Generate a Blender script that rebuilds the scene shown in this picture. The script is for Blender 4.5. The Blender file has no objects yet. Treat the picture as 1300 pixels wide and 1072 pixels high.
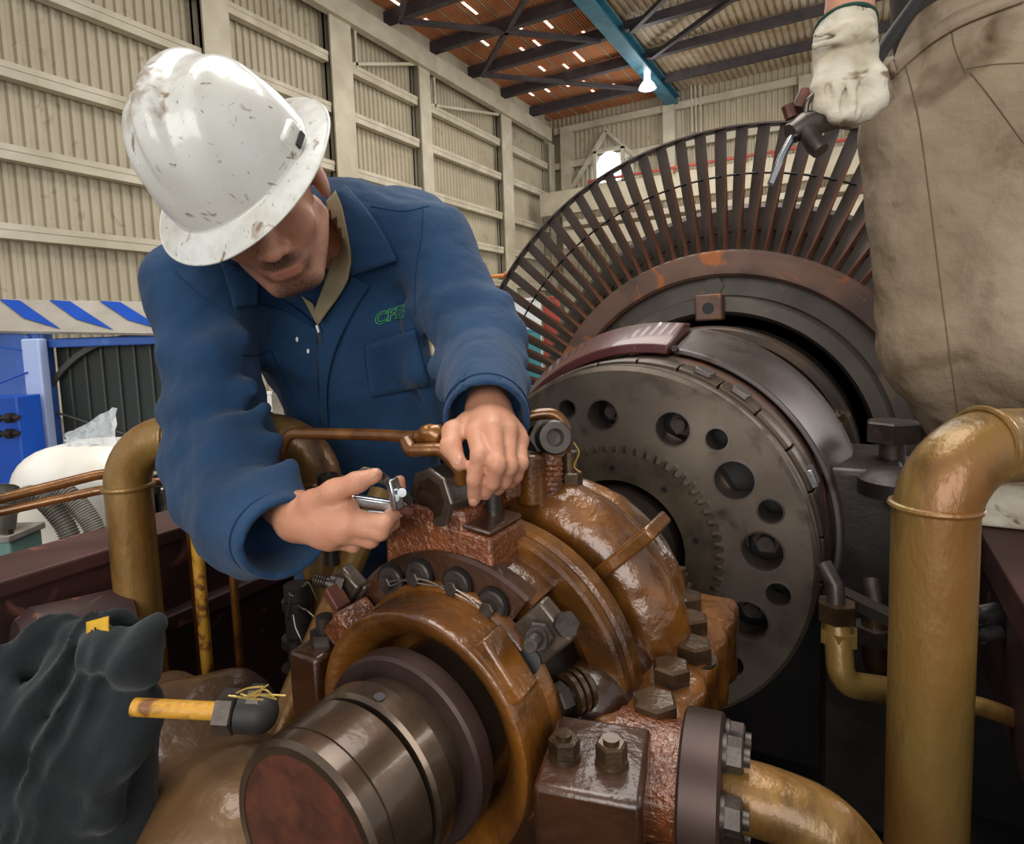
import bpy, math, random
import numpy as np
from mathutils import Vector, Matrix
from mathutils.bvhtree import BVHTree

# ------------------------------------------------------------------ camera
FPX = 770.0
PCX, PCY = 650.0, 491.0
YAW, PITCH, ROLL = math.radians(-29.6), math.radians(5.1), math.radians(-1.98)
CAM = np.array([0.0, 0.0, 1.45])
_F = np.array([math.sin(YAW)*math.cos(PITCH), math.cos(YAW)*math.cos(PITCH), -math.sin(PITCH)])
_R0 = np.array([math.cos(YAW), -math.sin(YAW), 0.0])
_U0 = np.cross(_R0, _F)
_R = math.cos(ROLL)*_R0 + math.sin(ROLL)*_U0
_U = -math.sin(ROLL)*_R0 + math.cos(ROLL)*_U0
scene = bpy.context.scene
COL = scene.collection
cam_data = bpy.data.cameras.new('camera')
cam = bpy.data.objects.new('camera', cam_data)
COL.objects.link(cam)
cam_data.sensor_fit = 'HORIZONTAL'
cam_data.sensor_width = 36.0
cam_data.lens = FPX/1300.0*36.0
cam_data.shift_y = -(536.0-PCY)/1300.0
cam_data.clip_start = 0.02
cam_data.clip_end = 200
cam.matrix_world = Matrix((
    (_R[0], _U[0], -_F[0], CAM[0]), (_R[1], _U[1], -_F[1], CAM[1]),
    (_R[2], _U[2], -_F[2], CAM[2]), (0, 0, 0, 1)))
scene.camera = cam

# ------------------------------------------------------------------ light
world = bpy.data.worlds.new('world')
scene.world = world
world.use_nodes = True
bg = world.node_tree.nodes['Background']
bg.inputs[0].default_value = (0.90, 0.95, 1.0, 1)
bg.inputs[1].default_value = 0.62
def area(name, loc, target, sx, sy, power, col=(1, 1, 1)):
    l = bpy.data.lights.new(name, 'AREA')
    l.shape = 'RECTANGLE'; l.size = sx; l.size_y = sy; l.energy = power; l.color = col
    o = bpy.data.objects.new(name, l); COL.objects.link(o)
    o.location = loc
    o.rotation_euler = (Vector(target)-Vector(loc)).to_track_quat('-Z', 'Y').to_euler()
    return o
area('roof_skylight', (-1.5, 3.0, 11.5), (-1.5, 3.0, 0), 6, 10, 1150, (1.0, 0.98, 0.95))
area('face_fill_light', (1.2, -5.0, 2.9), (-0.8, 1.5, 1.3), 5, 3.6, 270, (1.0, 0.97, 0.92))  # added soft fill from behind the camera, reaching under the hat brim
area('side_fill_light', (9.5, 15.0, 4.0), (-12.0, 17.0, 10.5), 6, 18, 2600, (1.0, 0.97, 0.92))  # unseen side light added to lift the ceiling and left wall
area('roof_skylight_far', (-6.0, 18.0, 11.8), (-6.0, 18.0, 0), 7, 16, 1300, (1.0, 0.96, 0.90))
vs = scene.view_settings
vs.view_transform = 'Standard'
vs.look = 'None'
vs.exposure = 0.0
vs.gamma = 1.0
vs.use_curve_mapping = False
scene.cycles.max_bounces = 8

# ------------------------------------------------------------------ geometry helpers
def V(*a): return np.array(a, float)
def ray(x, y): return _R*(x-PCX)/FPX - _U*(y-PCY)/FPX + _F
def W(x, y, d): return CAM + ray(x, y)*d
def onX(x, y, X): r = ray(x, y); return CAM + r*(X-CAM[0])/r[0]
def onY(x, y, Y): r = ray(x, y); return CAM + r*(Y-CAM[1])/r[1]
def onZ(x, y, Z): r = ray(x, y); return CAM + r*(Z-CAM[2])/r[2]
AX, AZ = -0.431, 1.45-0.456          # the turbine axis runs along +Y through (AX, AZ)
def AC(r, deg, Y):
    a = math.radians(deg)
    return np.array([AX + r*math.sin(a), Y, AZ + r*math.cos(a)])
def nrm(v):
    v = np.asarray(v, float); return v/np.linalg.norm(v)
def basis(d, hint=(0, 0, 1)):
    d = nrm(d); h = np.asarray(hint, float)
    if abs(d@nrm(h)) > 0.97: h = np.array([1.0, 0, 0]) if abs(d[0]) < .9 else np.array([0, 1.0, 0])
    x = nrm(np.cross(h, d)); y = np.cross(d, x)
    return x, y, d

class MB:
    """collects shapes into one mesh"""
    def __init__(s): s.v = []; s.f = []
    def add(s, vs_, fs):
        o = len(s.v); s.v.extend([tuple(map(float, p)) for p in vs_]); s.f.extend([tuple(i+o for i in f) for f in fs]); return s
    def box(s, c, h, x=(1, 0, 0), y=(0, 1, 0), z=(0, 0, 1)):
        c = np.asarray(c, float); x, y, z = [np.asarray(a, float) for a in (x, y, z)]
        vv = [c + sx*h[0]*x + sy*h[1]*y + sz*h[2]*z for sz in (-1, 1) for sy in (-1, 1) for sx in (-1, 1)]
        return s.add(vv, [(0, 2, 3, 1), (4, 5, 7, 6), (0, 1, 5, 4), (2, 6, 7, 3), (0, 4, 6, 2), (1, 3, 7, 5)])
    def span(s, a, b, w, h, up=(0, 0, 1)):
        """a bar from a to b, w wide and h high"""
        a = np.asarray(a, float); b = np.asarray(b, float)
        x, y, d = basis(b-a, up)
        return s.box((a+b)/2, (w/2, h/2, np.linalg.norm(b-a)/2), x, y, d)
    def prism(s, c, d, r, h, n=6, r2=None, rot=0.0, hint=(0, 0, 1), cham=0.0):
        """n-gon prism from c along d"""
        c = np.asarray(c, float); x, y, d = basis(d, hint); r2 = r if r2 is None else r2
        rings = [(0, r), (h, r2)] if cham <= 0 else [(0, r), (h-cham, r2), (h, r2-cham*1.3)]
        vv = []
        for t, rr in rings:
            for i in range(n):
                a = rot + 2*math.pi*i/n
                vv.append(c + d*t + rr*(x*math.cos(a)+y*math.sin(a)))
        ff = [tuple(range(n))[::-1], tuple(range((len(rings)-1)*n, len(rings)*n))]
        for k in range(len(rings)-1):
            for i in range(n):
                j = (i+1) % n
                ff.append((k*n+i, k*n+j, (k+1)*n+j, (k+1)*n+i))
        return s.add(vv, ff)
    def lathe(s, c, d, prof, n=64, a0=0.0, a1=None, hint=(0, 0, 1), closed=False):
        """prof: list of (t along d, r). a0..a1 in radians, measured from hint"""
        c = np.asarray(c, float); x, y, d = basis(d, hint)
        full = a1 is None
        m = n if full else n+1
        vv = []
        for t, r in prof:
            for i in range(m):
                a = (2*math.pi*i/n) if full else a0+(a1-a0)*i/n
                vv.append(c + d*t + r*(y*math.cos(a)-x*math.sin(a)))
        ff = []
        P = len(prof)
        for k in range(P if closed else P-1):
            k2 = (k+1) % P
            for i in range(n):
                j = (i+1) % m if full else i+1
                ff.append((k*m+i, k*m+j, k2*m+j, k2*m+i))
        if not full and closed:
            ff.append(tuple(k*m for k in range(P))); ff.append(tuple(k*m+n for k in range(P))[::-1])
        if full and not closed:
            if prof[0][1] > 1e-6: ff.append(tuple(range(m))[::-1])
            if prof[-1][1] > 1e-6: ff.append(tuple(range((P-1)*m, P*m)))
        return s.add(vv, ff)
    def tube(s, pts, r, n=14, cap=True):
        pts = [np.asarray(p, float) for p in pts]
        rr = r if hasattr(r, '__len__') else [r]*len(pts)
        vv = []; N = len(pts)
        tan = [nrm(pts[min(i+1, N-1)]-pts[max(i-1, 0)]) for i in range(N)]
        x, y, _ = basis(tan[0])
        for i in range(N):
            x = nrm(x - tan[i]*(x@tan[i])); y = np.cross(tan[i], x)
            for k in range(n):
                a = 2*math.pi*k/n
                vv.append(pts[i] + rr[i]*(x*math.cos(a)+y*math.sin(a)))
        ff = []
        for i in range(N-1):
            for k in range(n):
                j = (k+1) % n
                ff.append((i*n+k, i*n+j, (i+1)*n+j, (i+1)*n+k))
        if cap: ff += [tuple(range(n))[::-1], tuple(range((N-1)*n, N*n))]
        return s.add(vv, ff)
    def ball(s, c, r, n=20, m=12, R=None):
        c = np.asarray(c, float); r = np.asarray(r if hasattr(r, '__len__') else (r, r, r), float)
        R = np.eye(3) if R is None else R
        vv = []
        for i in range(m+1):
            t = math.pi*i/m
            for k in range(n):
                a = 2*math.pi*k/n
                vv.append(c + R@(r*np.array([math.sin(t)*math.cos(a), math.sin(t)*math.sin(a), math.cos(t)])))
        ff = [(i*n+k, (i+1)*n+k, (i+1)*n+(k+1) % n, i*n+(k+1) % n) for i in range(m) for k in range(n)]
        return s.add(vv, ff)
    def grid(s, P):
        """P: 2D list of points"""
        a = len(P); b = len(P[0])
        return s.add([p for row in P for p in row], [(i*b+j, i*b+j+1, (i+1)*b+j+1, (i+1)*b+j) for i in range(a-1) for j in range(b-1)])

def arc(pts, rad, seg=8):
    """round the corners of a polyline"""
    pts = [np.asarray(p, float) for p in pts]
    out = [pts[0]]
    for i in range(1, len(pts)-1):
        r = rad[i-1] if hasattr(rad, '__len__') else rad
        a, p, b = pts[i-1], pts[i], pts[i+1]
        u, w = nrm(a-p), nrm(b-p)
        r = min(r, .48*np.linalg.norm(a-p), .48*np.linalg.norm(b-p)) if r else r
        half = math.acos(max(-1, min(1, u@w)))/2
        L = min(r/math.tan(half), .49*np.linalg.norm(a-p), .49*np.linalg.norm(b-p)); R_ = L*math.tan(half)
        c = p + nrm(u+w)*R_/math.sin(half)
        s0, s1 = p+u*L-c, p+w*L-c
        ang = math.acos(max(-1, min(1, nrm(s0)@nrm(s1))))
        for k in range(seg+1):
            t = k/seg
            q = (math.sin((1-t)*ang)*s0 + math.sin(t*ang)*s1)/math.sin(ang)
            out.append(c+q)
    out.append(pts[-1]); return out
def spline(pts, n=8):
    pts = [np.asarray(p, float) for p in pts]; out = []
    P = [2*pts[0]-pts[1]] + pts + [2*pts[-1]-pts[-2]]
    for i in range(1, len(P)-2):
        for k in range(n):
            t = k/n
            out.append(.5*(2*P[i] + (P[i+1]-P[i-1])*t + (2*P[i-1]-5*P[i]+4*P[i+1]-P[i+2])*t*t + (3*P[i]-P[i-1]-3*P[i+1]+P[i+2])*t**3))
    out.append(pts[-1]); return out

# ------------------------------------------------------------------ object helpers
def link_mesh(name, v, f, m, parent=None, smooth=True, bevel=0.0, seg=2, angle=35, solid=0.0, subd=0):
    me = bpy.data.meshes.new(name)
    me.from_pydata([tuple(p) for p in v], [], [tuple(q) for q in f])
    me.update()
    import bmesh
    bm = bmesh.new(); bm.from_mesh(me); bmesh.ops.recalc_face_normals(bm, faces=bm.faces); bm.to_mesh(me); bm.free()
    o = bpy.data.objects.new(name, me); COL.objects.link(o)
    if m is not None: me.materials.append(m)
    if parent is not None:
        o.parent = parent
        if parent.type == 'EMPTY': o.location = -parent.location
    if solid:
        sm = o.modifiers.new('solid', 'SOLIDIFY'); sm.thickness = solid; sm.offset = 0
    if bevel:
        b = o.modifiers.new('bevel', 'BEVEL'); b.width = bevel; b.segments = seg; b.limit_method = 'ANGLE'; b.angle_limit = math.radians(40)
    if subd:
        sd = o.modifiers.new('subd', 'SUBSURF'); sd.levels = subd; sd.render_levels = subd
    if smooth:
        me.polygons.foreach_set('use_smooth', [True]*len(me.polygons))
        try: me.set_sharp_from_angle(angle=math.radians(angle))
        except Exception: pass
    return o
def obj(name, mb, m, parent=None, **k): return link_mesh(name, mb.v, mb.f, m, parent, **k)
def empty(name, loc):
    o = bpy.data.objects.new(name, None); COL.objects.link(o); o.location = tuple(map(float, loc)); o.empty_display_size = .1
    return o
def tag(o, label, cat, group=None, kind=None):
    o['label'] = label; o['category'] = cat
    if group: o['group'] = group
    if kind: o['kind'] = kind
    return o
def thing(name, loc, label, cat, group=None): return tag(empty(name, loc), label, cat, group)
def struct(name, mb, m, label, cat, **k): return tag(obj(name, mb, m, **k), label, cat, kind='structure')

# ------------------------------------------------------------------ materials
def srgb(c):
    if isinstance(c, str): c = [int(c[i:i+2], 16)/255 for i in (0, 2, 4)]
    return tuple(((x/12.92) if x <= .04045 else ((x+.055)/1.055)**2.4) for x in c)
def mat(name, c1, rough=.5, metal=0.0, c2=None, scale=8.0, detail=6.0, lo=.35, hi=.65, c3=None, s3=40.0, lo3=.6, hi3=.7,
        bump=0.0, bscale=60.0, coat=0.0, coatr=.08, rough2=None, stretch=(1, 1, 1), emit=None, estr=0.0, alpha=None, sheen=0.0, bump2=0.0, b2scale=8.0, spec=None):
    m = bpy.data.materials.new(name); m.use_nodes = True
    nt = m.node_tree; N = nt.nodes; L = nt.links
    b = N['Principled BSDF']
    b.inputs['Roughness'].default_value = rough
    b.inputs['Metallic'].default_value = metal
    if spec is not None: b.inputs['Specular IOR Level'].default_value = spec
    if coat: b.inputs['Coat Weight'].default_value = coat; b.inputs['Coat Roughness'].default_value = coatr
    if sheen: b.inputs['Sheen Weight'].default_value = sheen; b.inputs['Sheen Roughness'].default_value = .5
    if alpha is not None: b.inputs['Alpha'].default_value = alpha
    c1 = srgb(c1)
    b.inputs['Base Color'].default_value = (*c1, 1)
    tc = N.new('ShaderNodeTexCoord'); mp = N.new('ShaderNodeMapping'); mp.inputs['Scale'].default_value = stretch
    L.new(tc.outputs['Object'], mp.inputs['Vector'])
    def noise(sc, det=6.0, dist=0.0):
        n = N.new('ShaderNodeTexNoise'); n.inputs['Scale'].default_value = sc; n.inputs['Detail'].default_value = det; n.inputs['Distortion'].default_value = dist
        L.new(mp.outputs[0], n.inputs['Vector']); return n
    def ramp(n, a, c):
        r = N.new('ShaderNodeMapRange'); r.inputs['From Min'].default_value = a; r.inputs['From Max'].default_value = c
        L.new(n.outputs['Fac'], r.inputs['Value']); return r
    col = None
    if c2 is not None:
        r = ramp(noise(scale, detail, .4), lo, hi)
        mx = N.new('ShaderNodeMix'); mx.data_type = 'RGBA'
        mx.inputs['A'].default_value = (*c1, 1); mx.inputs['B'].default_value = (*srgb(c2), 1)
        L.new(r.outputs[0], mx.inputs['Factor']); col = mx.outputs['Result']
        if rough2 is not None:
            rr = N.new('ShaderNodeMapRange'); rr.inputs['To Min'].default_value = rough; rr.inputs['To Max'].default_value = rough2
            L.new(r.outputs[0], rr.inputs['Value']); L.new(rr.outputs[0], b.inputs['Roughness'])
    if c3 is not None:
        r3 = ramp(noise(s3, 5.0, .8), lo3, hi3)
        m3 = N.new('ShaderNodeMix'); m3.data_type = 'RGBA'
        if col is not None: L.new(col, m3.inputs['A'])
        else: m3.inputs['A'].default_value = (*c1, 1)
        m3.inputs['B'].default_value = (*srgb(c3), 1)
        L.new(r3.outputs[0], m3.inputs['Factor']); col = m3.outputs['Result']
    if col is not None: L.new(col, b.inputs['Base Color'])
    prev = None
    for st, sc in ((bump2, b2scale), (bump, bscale)):
        if st:
            bp = N.new('ShaderNodeBump'); bp.inputs['Strength'].default_value = st; bp.inputs['Distance'].default_value = .004 if sc > 30 else .015
            L.new(noise(sc, 4.0).outputs['Fac'], bp.inputs['Height'])
            if prev is not None: L.new(prev, bp.inputs['Normal'])
            prev = bp.outputs[0]
    if prev is not None:
        L.new(prev, b.inputs['Normal'])
        if coat: L.new(prev, b.inputs['Coat Normal'])
    if emit is not None:
        b.inputs['Emission Color'].default_value = (*srgb(emit), 1); b.inputs['Emission Strength'].default_value = estr
    m['col_node'] = True
    return m

M = {}
M['wall'] = mat('cream_corrugated_steel', 'b5aa92', .55, 0, 'a89c84', .8, 4, c3='8f836c', s3=2.5, lo3=.62, hi3=.75)
M['cream_steel'] = mat('cream_painted_steel', 'c4bba6', .5, 0, 'aea48d', 1.2, 4)
M['roof_brown'] = mat('brown_roof_sheet', 'cc8a5e', .7, 0, 'b0704a', .5, 4, c3='c27a4c', s3=1.5, lo3=.6, hi3=.7)
M['roof_pale'] = mat('pale_roof_sheet', 'bcae98', .6, 0, 'a08a6e', 1.0, 4)
M['dark_beam'] = mat('dark_grey_beam_paint', '39343a', .6, 0, '4a4244', 3)
M['blue_beam'] = mat('blue_green_beam_paint', '3f7d92', .5, 0, '2f6a80', 1.5)
M['daylight'] = mat('daylight_slit', 'ffffff', .5, emit='ffe8d8', estr=1.6)
M['window_light'] = mat('daylight_window', 'ffffff', .3, emit='dbe9ff', estr=5.0)
M['lamp_glow'] = mat('lamp_glow', 'ffffff', .3, emit='ffffff', estr=9.0)
M['lamp_body'] = mat('lamp_aluminium', 'c8cccc', .35, .8)
M['floor'] = mat('concrete_floor', '8d867a', .8, 0, '757067', 1.5)
M['red_paint'] = mat('red_paint', 'a8402c', .5, 0, '8a3426', 4)
M['boss'] = mat('oily_grey_boss_steel', '5e5248', .34, .6, '40362e', 18, coat=.6, bump=.2, bscale=90)
M['bore'] = mat('brown_bore_steel', '241c16', .4, .5, '3a2a1c', 20, coat=.5)
M['clamp'] = mat('brown_grey_clamp_steel', '625548', .4, .55, '463a30', 20, coat=.5, bump=.2, bscale=100)
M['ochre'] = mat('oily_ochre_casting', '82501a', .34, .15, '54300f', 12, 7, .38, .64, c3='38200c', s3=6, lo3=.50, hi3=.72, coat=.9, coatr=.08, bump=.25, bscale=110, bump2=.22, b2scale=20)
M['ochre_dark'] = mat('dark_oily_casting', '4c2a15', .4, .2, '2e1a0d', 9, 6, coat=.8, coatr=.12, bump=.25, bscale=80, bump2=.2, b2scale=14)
M['red_oil'] = mat('red_brown_oily_block', '80421c', .35, .1, '502812', 25, 6, c3='8c6a4a', s3=120, lo3=.6, hi3=.66, coat=.9, coatr=.08, bump=.9, bscale=150)
M['oil_pad'] = mat('grey_brown_machined_top', '5c3a2a', .3, .2, '3e261c', 20, coat=.8, bump=.2, bscale=100)
M['steel_dark'] = mat('dark_steel', '4a4440', .42, .75, '38322e', 10, 6, bump=.12, bscale=120)
M['bolt'] = mat('black_bolt_steel', '504640', .38, .5, '3a322c', 30, bump=.15, bscale=150)
M['bolt_brown'] = mat('oily_brown_bolt', '5c4630', .34, .6, '3c2c1c', 25, coat=.6, bump=.15, bscale=150)
M['shaft'] = mat('oily_shaft_steel', '6a5848', .28, .7, '4c3c30', 12, 6, c3='3a2a20', s3=6, lo3=.55, hi3=.7, coat=.4, bump=.06, bscale=60)
M['collar'] = mat('brown_collar_steel', '4c3a34', .45, .5, '3c2c28', 10)
M['disc'] = mat('coupling_steel', '82766a', .40, .75, '665a50', 5, 6, .35, .65, c3='483c34', s3=12, lo3=.55, hi3=.75, bump=.05, bscale=90)
M['gear'] = mat('ring_gear_steel', '5e5242', .5, .6, '443a2e', 16)
M['hubdark'] = mat('oily_dark_hub', '2c211d', .4, .5, '1e1714', 12, coat=.4)
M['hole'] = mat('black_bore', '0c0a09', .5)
M['rim'] = mat('rusty_rim_steel', '6e5346', .5, .55, '4c3c36', 5, 6, .4, .62, c3='9a5c34', s3=9, lo3=.6, hi3=.66)
M['wheel'] = mat('dark_wheel_steel', '5a524a', .5, .4, '453e38', 4, 6, c3='665648', s3=10)
M['blade'] = mat('blade_steel', '665a54', .5, .45, '493f3b', 6, 6, c3='7d4c34', s3=14, lo3=.62, hi3=.7)
M['blade_edge'] = mat('rusty_blade_edge', '8a5a42', .55, .4, '6e4636', 12)
M['red_ring'] = mat('dark_red_painted_ring', '5a2c2a', .36, .1, '45211f', 6, 6, c3='7a5248', s3=30, lo3=.66, hi3=.7, coat=.3)
M['grey_ring'] = mat('grey_ring_steel', '746b68', .38, .65, '514845', 4, 6, .4, .7, c3='4a3c34', s3=9, lo3=.55, hi3=.68)
M['seg'] = mat('dark_segment_steel', '463d38', .4, .65, '5a4a3c', 9)
M['brass'] = mat('gold_painted_pipe', '927640', .38, .3, '7c4a1a', 4.5, 7, .38, .70, c3='38210e', s3=8, lo3=.52, hi3=.76, bump=.2, bscale=110, coat=.25, stretch=(1.4, 1.4, .55), bump2=.15, b2scale=30)
M['copper'] = mat('oily_copper_tube', '8a5a26', .3, .5, '5c3616', 18, 6, coat=.6, bump=.15, bscale=60)
M['oxide'] = mat('red_oxide_plate', '4a2822', .6, 0, '2c1815', 4, 6, c3='7a4a3c', s3=14, lo3=.64, hi3=.72)
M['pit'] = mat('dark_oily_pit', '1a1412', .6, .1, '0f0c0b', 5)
M['casting'] = mat('oily_tan_casting', '7a5a38', .42, .15, '4c3322', 7, 6, .38, .66, c3='a8703c', s3=5, lo3=.6, hi3=.75, coat=.5, coatr=.15, bump=.35, bscale=70, bump2=.3, b2scale=9)
M['yellow_paint'] = mat('worn_yellow_paint', 'c8912e', .5, 0, '7a4c20', 40, 6, .5, .62, bump=.4, bscale=120)
M['chrome'] = mat('chrome_steel', 'c4c6c8', .2, .95, '8a8c90', 20)
M['tool_dark'] = mat('dark_tool_steel', '5a534c', .35, .8, '3c3632', 20)
M['rust'] = mat('rusty_red_steel', '6a3c2c', .5, .3, '4c2c22', 40)
M['skin'] = None
M['blue_cloth'] = mat('navy_coverall_cotton', '244263', .85, 0, '1b3653', 6, 4, .35, .7, bump=.35, bscale=700, bump2=.5, b2scale=18, sheen=.1, spec=.2)
M['blue_cloth2'] = mat('navy_cotton_inner', '1c375c', .9, 0, '172f50', 8, 4, spec=.2)
M['tan_shirt'] = mat('tan_shirt_cotton', 'a09274', .85, 0, '8c7e62', 8, 4, bump=.2, bscale=400, spec=.2)
M['hair'] = mat('dark_hair', '241c18', .7, 0, '3a302a', 200)
M['green_thread'] = mat('green_embroidery', '3f9a5c', .6)
M['zip'] = mat('zip_metal', 'b8b8b4', .3, .9)
M['khaki'] = mat('dirty_khaki_cotton', 'a4937d', .9, 0, '8d7b64', 5, 7, .35, .65, c3='55432f', s3=7, lo3=.54, hi3=.72, bump=.35, bscale=500, bump2=1.0, b2scale=13, spec=.2)
M['grey_shirt'] = mat('grey_green_shirt_cotton', '5a5448', .9, 0, '45403a', 6, spec=.2)
M['glove'] = mat('soiled_white_glove_leather', 'cfc6b4', .7, 0, 'b3a68e', 14, 6, .4, .66, c3='7d6a50', s3=26, lo3=.6, hi3=.7, bump=.4, bscale=120, bump2=.4, b2scale=22, spec=.3)
M['rubber'] = mat('black_rubber', '201d1b', .6)
M['rag'] = mat('black_cotton_cloth', '2b2f31', .95, 0, '1e2123', 8, 4, bump=.35, bscale=500, bump2=.3, b2scale=16, sheen=.15, spec=.1)
M['tag_yellow'] = mat('yellow_cloth_tag', 'd8a81e', .7, 0, 'b88c18', 20)
M['machine_blue'] = mat('blue_machine_paint', '4a72c4', .4, 0, '3d62b0', 3, c3='6f92d8', s3=5, lo3=.6, hi3=.75)
M['machine_blue_deep'] = mat('deep_blue_paint', '1650b8', .4, 0, '1246a0', 3)
M['machine_grey'] = mat('pale_grey_paint', 'b4aca0', .5, 0, '9c9488', 3)
M['screen'] = mat('dark_radiator_mesh', '403e38', .7, .1, '30403c', 2.2)
M['screen_line'] = mat('radiator_strip', '56534c', .6, .1)
M['tank'] = mat('white_tank_plastic', 'f0ebe2', .35, 0, 'ddd4c4', 3)
M['plastic_bag'] = mat('clear_plastic_sheet', 'dfe4e8', .15, 0, alpha=.55, bump=.5, bscale=20)
M['hose_grey'] = mat('grey_ribbed_hose', '8a847a', .55, 0, '6a645a', 12)
M['teal_box'] = mat('grey_green_box_paint', '6a8a84', .5, 0, '55746e', 5)
M['wire'] = mat('steel_lockwire', '9a9488', .35, .9)
M['straw'] = mat('brass_wire', 'c0a45c', .4, .7)
M['orange'] = mat('orange_paint', 'd2832a', .5)
M['white_paint'] = mat('white_paint', 'e8e6e0', .5)
M['teal_paint'] = mat('teal_paint', '3f8a90', .5)
M['plaid'] = mat('blue_patterned_cotton', '5a6a8c', .9, 0, 'b4bcc8', 60, 2, .5, .56, spec=.2)
# ------------------------------------------------------------------ the hall
XW, YB, ZC = -14.5, 30.4, 12.6
def corrugated(a, b, z0, z1, nrm_dir, period, depth):
    """vertical ribbed sheet from a to b (x, y), ribs pushed along nrm_dir"""
    a = V(*a); b = V(*b); Ln = np.linalg.norm(b-a); n = int(Ln/period); nd = V(*nrm_dir)
    mb = MB(); rows = [[], []]
    for i in range(n):
        for t, d in ((0, 0), (.36, 0), (.5, 1), (.86, 1)):
            p = a + (b-a)*((i+t)/n) + nd*depth*d
            rows[0].append((p[0], p[1], z0)); rows[1].append((p[0], p[1], z1))
    mb.grid(rows); return mb
struct('wall_left', corrugated((XW, -5), (XW, YB), 0, ZC, (1, 0), .22, .06), M['wall'], 'cream corrugated steel wall along the left of the hall', 'wall', smooth=False)
struct('wall_back', corrugated((XW, YB), (10, YB), 0, ZC+.4, (0, -1), .25, .06), M['wall'], 'cream corrugated steel end wall far behind the rotor', 'wall', smooth=False)
struct('floor', MB().box((-4, 12, -.1), (14, 19, .1)), M['floor'], 'grey concrete floor of the turbine hall', 'floor', smooth=False)
# roof: brown sheet left of the blue girder, pale ribbed sheet right of it
XG = -8.0
mb = MB()
n = 60
rows = [[], []]
for i in range(n):
    for t, d in ((0, 0), (.4, 0), (.5, .05), (.9, .05)):
        x = XW + (XG-XW)*(i+t)/n
        rows[0].append((x, -5, ZC+d)); rows[1].append((x, YB, ZC+d))
mb.grid(rows)
struct('ceiling', mb, M['roof_brown'], 'red-brown ribbed roof sheet between left wall and blue girder', 'ceiling', smooth=False)
mb = MB(); rows = [[], []]
n = 70
for i in range(n):
    for t, d in ((0, 0), (.4, 0), (.5, .06), (.9, .06)):
        x = XG + (10-XG)*(i+t)/n
        rows[0].append((x, -5, ZC+.02+d)); rows[1].append((x, YB, ZC+.02+d))
mb.grid(rows)
struct('ceiling_pale', mb, M['roof_pale'], 'pale ribbed roof sheet right of the blue girder', 'ceiling', smooth=False)
# daylight gaps between the brown sheets (short bright slits running along the hall)
random.seed(4)
mb = MB()
for x in (-13.5, -12.6, -11.7, -10.8, -9.9, -9.0):
    for y in np.arange(13.0, 29.5, 1.9):
        if random.random() < .8:
            L = random.uniform(.35, 1.1); yy = y+random.uniform(-.4, .4)
            mb.box((x+random.uniform(-.12, .12), yy, ZC-.012), (.05, L/2, .01))
struct('roof_slits', mb, M['daylight'], 'bright daylight slits between the brown roof sheets', 'skylight', smooth=False)
mb = MB()
for x in np.arange(-14.2, -8.1, .75): mb.box((x, 12.7, ZC-.006), (.03, 17.7, .006))
struct('roof_laps', mb, M['roof_pale'], 'thin pale lap strips along the brown roof sheets', 'ceiling', smooth=False)
# columns of the left wall
XF = -14.0
names = ['behind the helmet crown', 'between helmet brim and coverall shoulder line', 'above the blue shoulder', 'left of the far corner', 'in the far left corner']
for (y0, y1, ztop), nm in zip([(9.95, 10.7, ZC), (14.2, 15.1, ZC), (18.55, 19.2, 11.9), (24.5, 25.4, 11.3), (29.4, 30.0, 11.2)], names):
    mb = MB(); yc = (y0+y1)/2; h = (y1-y0)/2
    mb.box((XF, yc, ztop/2), (.03, h, ztop/2)); mb.box((XF-.24, yc, ztop/2), (.24, .05, ztop/2)); mb.box((XF-.46, yc, ztop/2), (.02, h, ztop/2))
    struct('steel_column', mb, M['cream_steel'], 'cream steel wall column '+nm, 'column', smooth=False)
# girts: one per bay and height
bays = [(4.9, 9.95, 'leftmost bay'), (10.7, 14.2, 'bay beside the helmet'), (15.1, 18.55, 'bay right of the helmet'), (19.2, 24.5, 'bay above the blue shoulder'), (25.4, 29.4, 'last bay before the corner')]
hts = [(2.1, 'lowest'), (3.7, 'second from below'), (5.2, 'third from below'), (6.75, 'fourth from below'), (8.5, 'fifth from below'), (10.0, 'topmost')]
for y0, y1, bn in bays:
    for z, hn in hts:
        struct('wall_girt', MB().box((XF-.22, (y0+y1)/2, z), (.12, (y1-y0)/2, .13)).box((XF-.1, (y0+y1)/2, z+.1), (.02, (y1-y0)/2, .06)), M['cream_steel'], 'cream horizontal girt, %s one in the %s of the left wall' % (hn, bn), 'girt', smooth=False)
# eave beam and runway beam along the columns
struct('eave_beam', MB().box((XF+.05, 14.6, 11.55), (.14, 14.8, .32)), M['cream_steel'], 'long cream beam along the tops of the left wall columns', 'beam', smooth=False)
struct('roof_edge_strip', MB().box((XF-.3, 14.6, 12.25), (.1, 14.8, .38)), M['cream_steel'], 'cream panel strip between eave beam and brown roof', 'trim', smooth=False)
for (y0, y1, zl, zh, nm) in [(15.1, 18.5, 10.1, 11.3, 'bay right of the helmet'), (19.3, 24.4, 10.1, 11.2, 'bay above the blue shoulder')]:
    struct('wall_brace', MB().span((XF-.1, y0, zl), (XF-.1, y1, zh), .1, .1).span((XF-.1, y0+.3, zh), (XF-.1, y0+.3, zl), .1, .1), M['cream_steel'], 'thin cream diagonal brace near the eave in the '+nm, 'brace', smooth=False)
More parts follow.
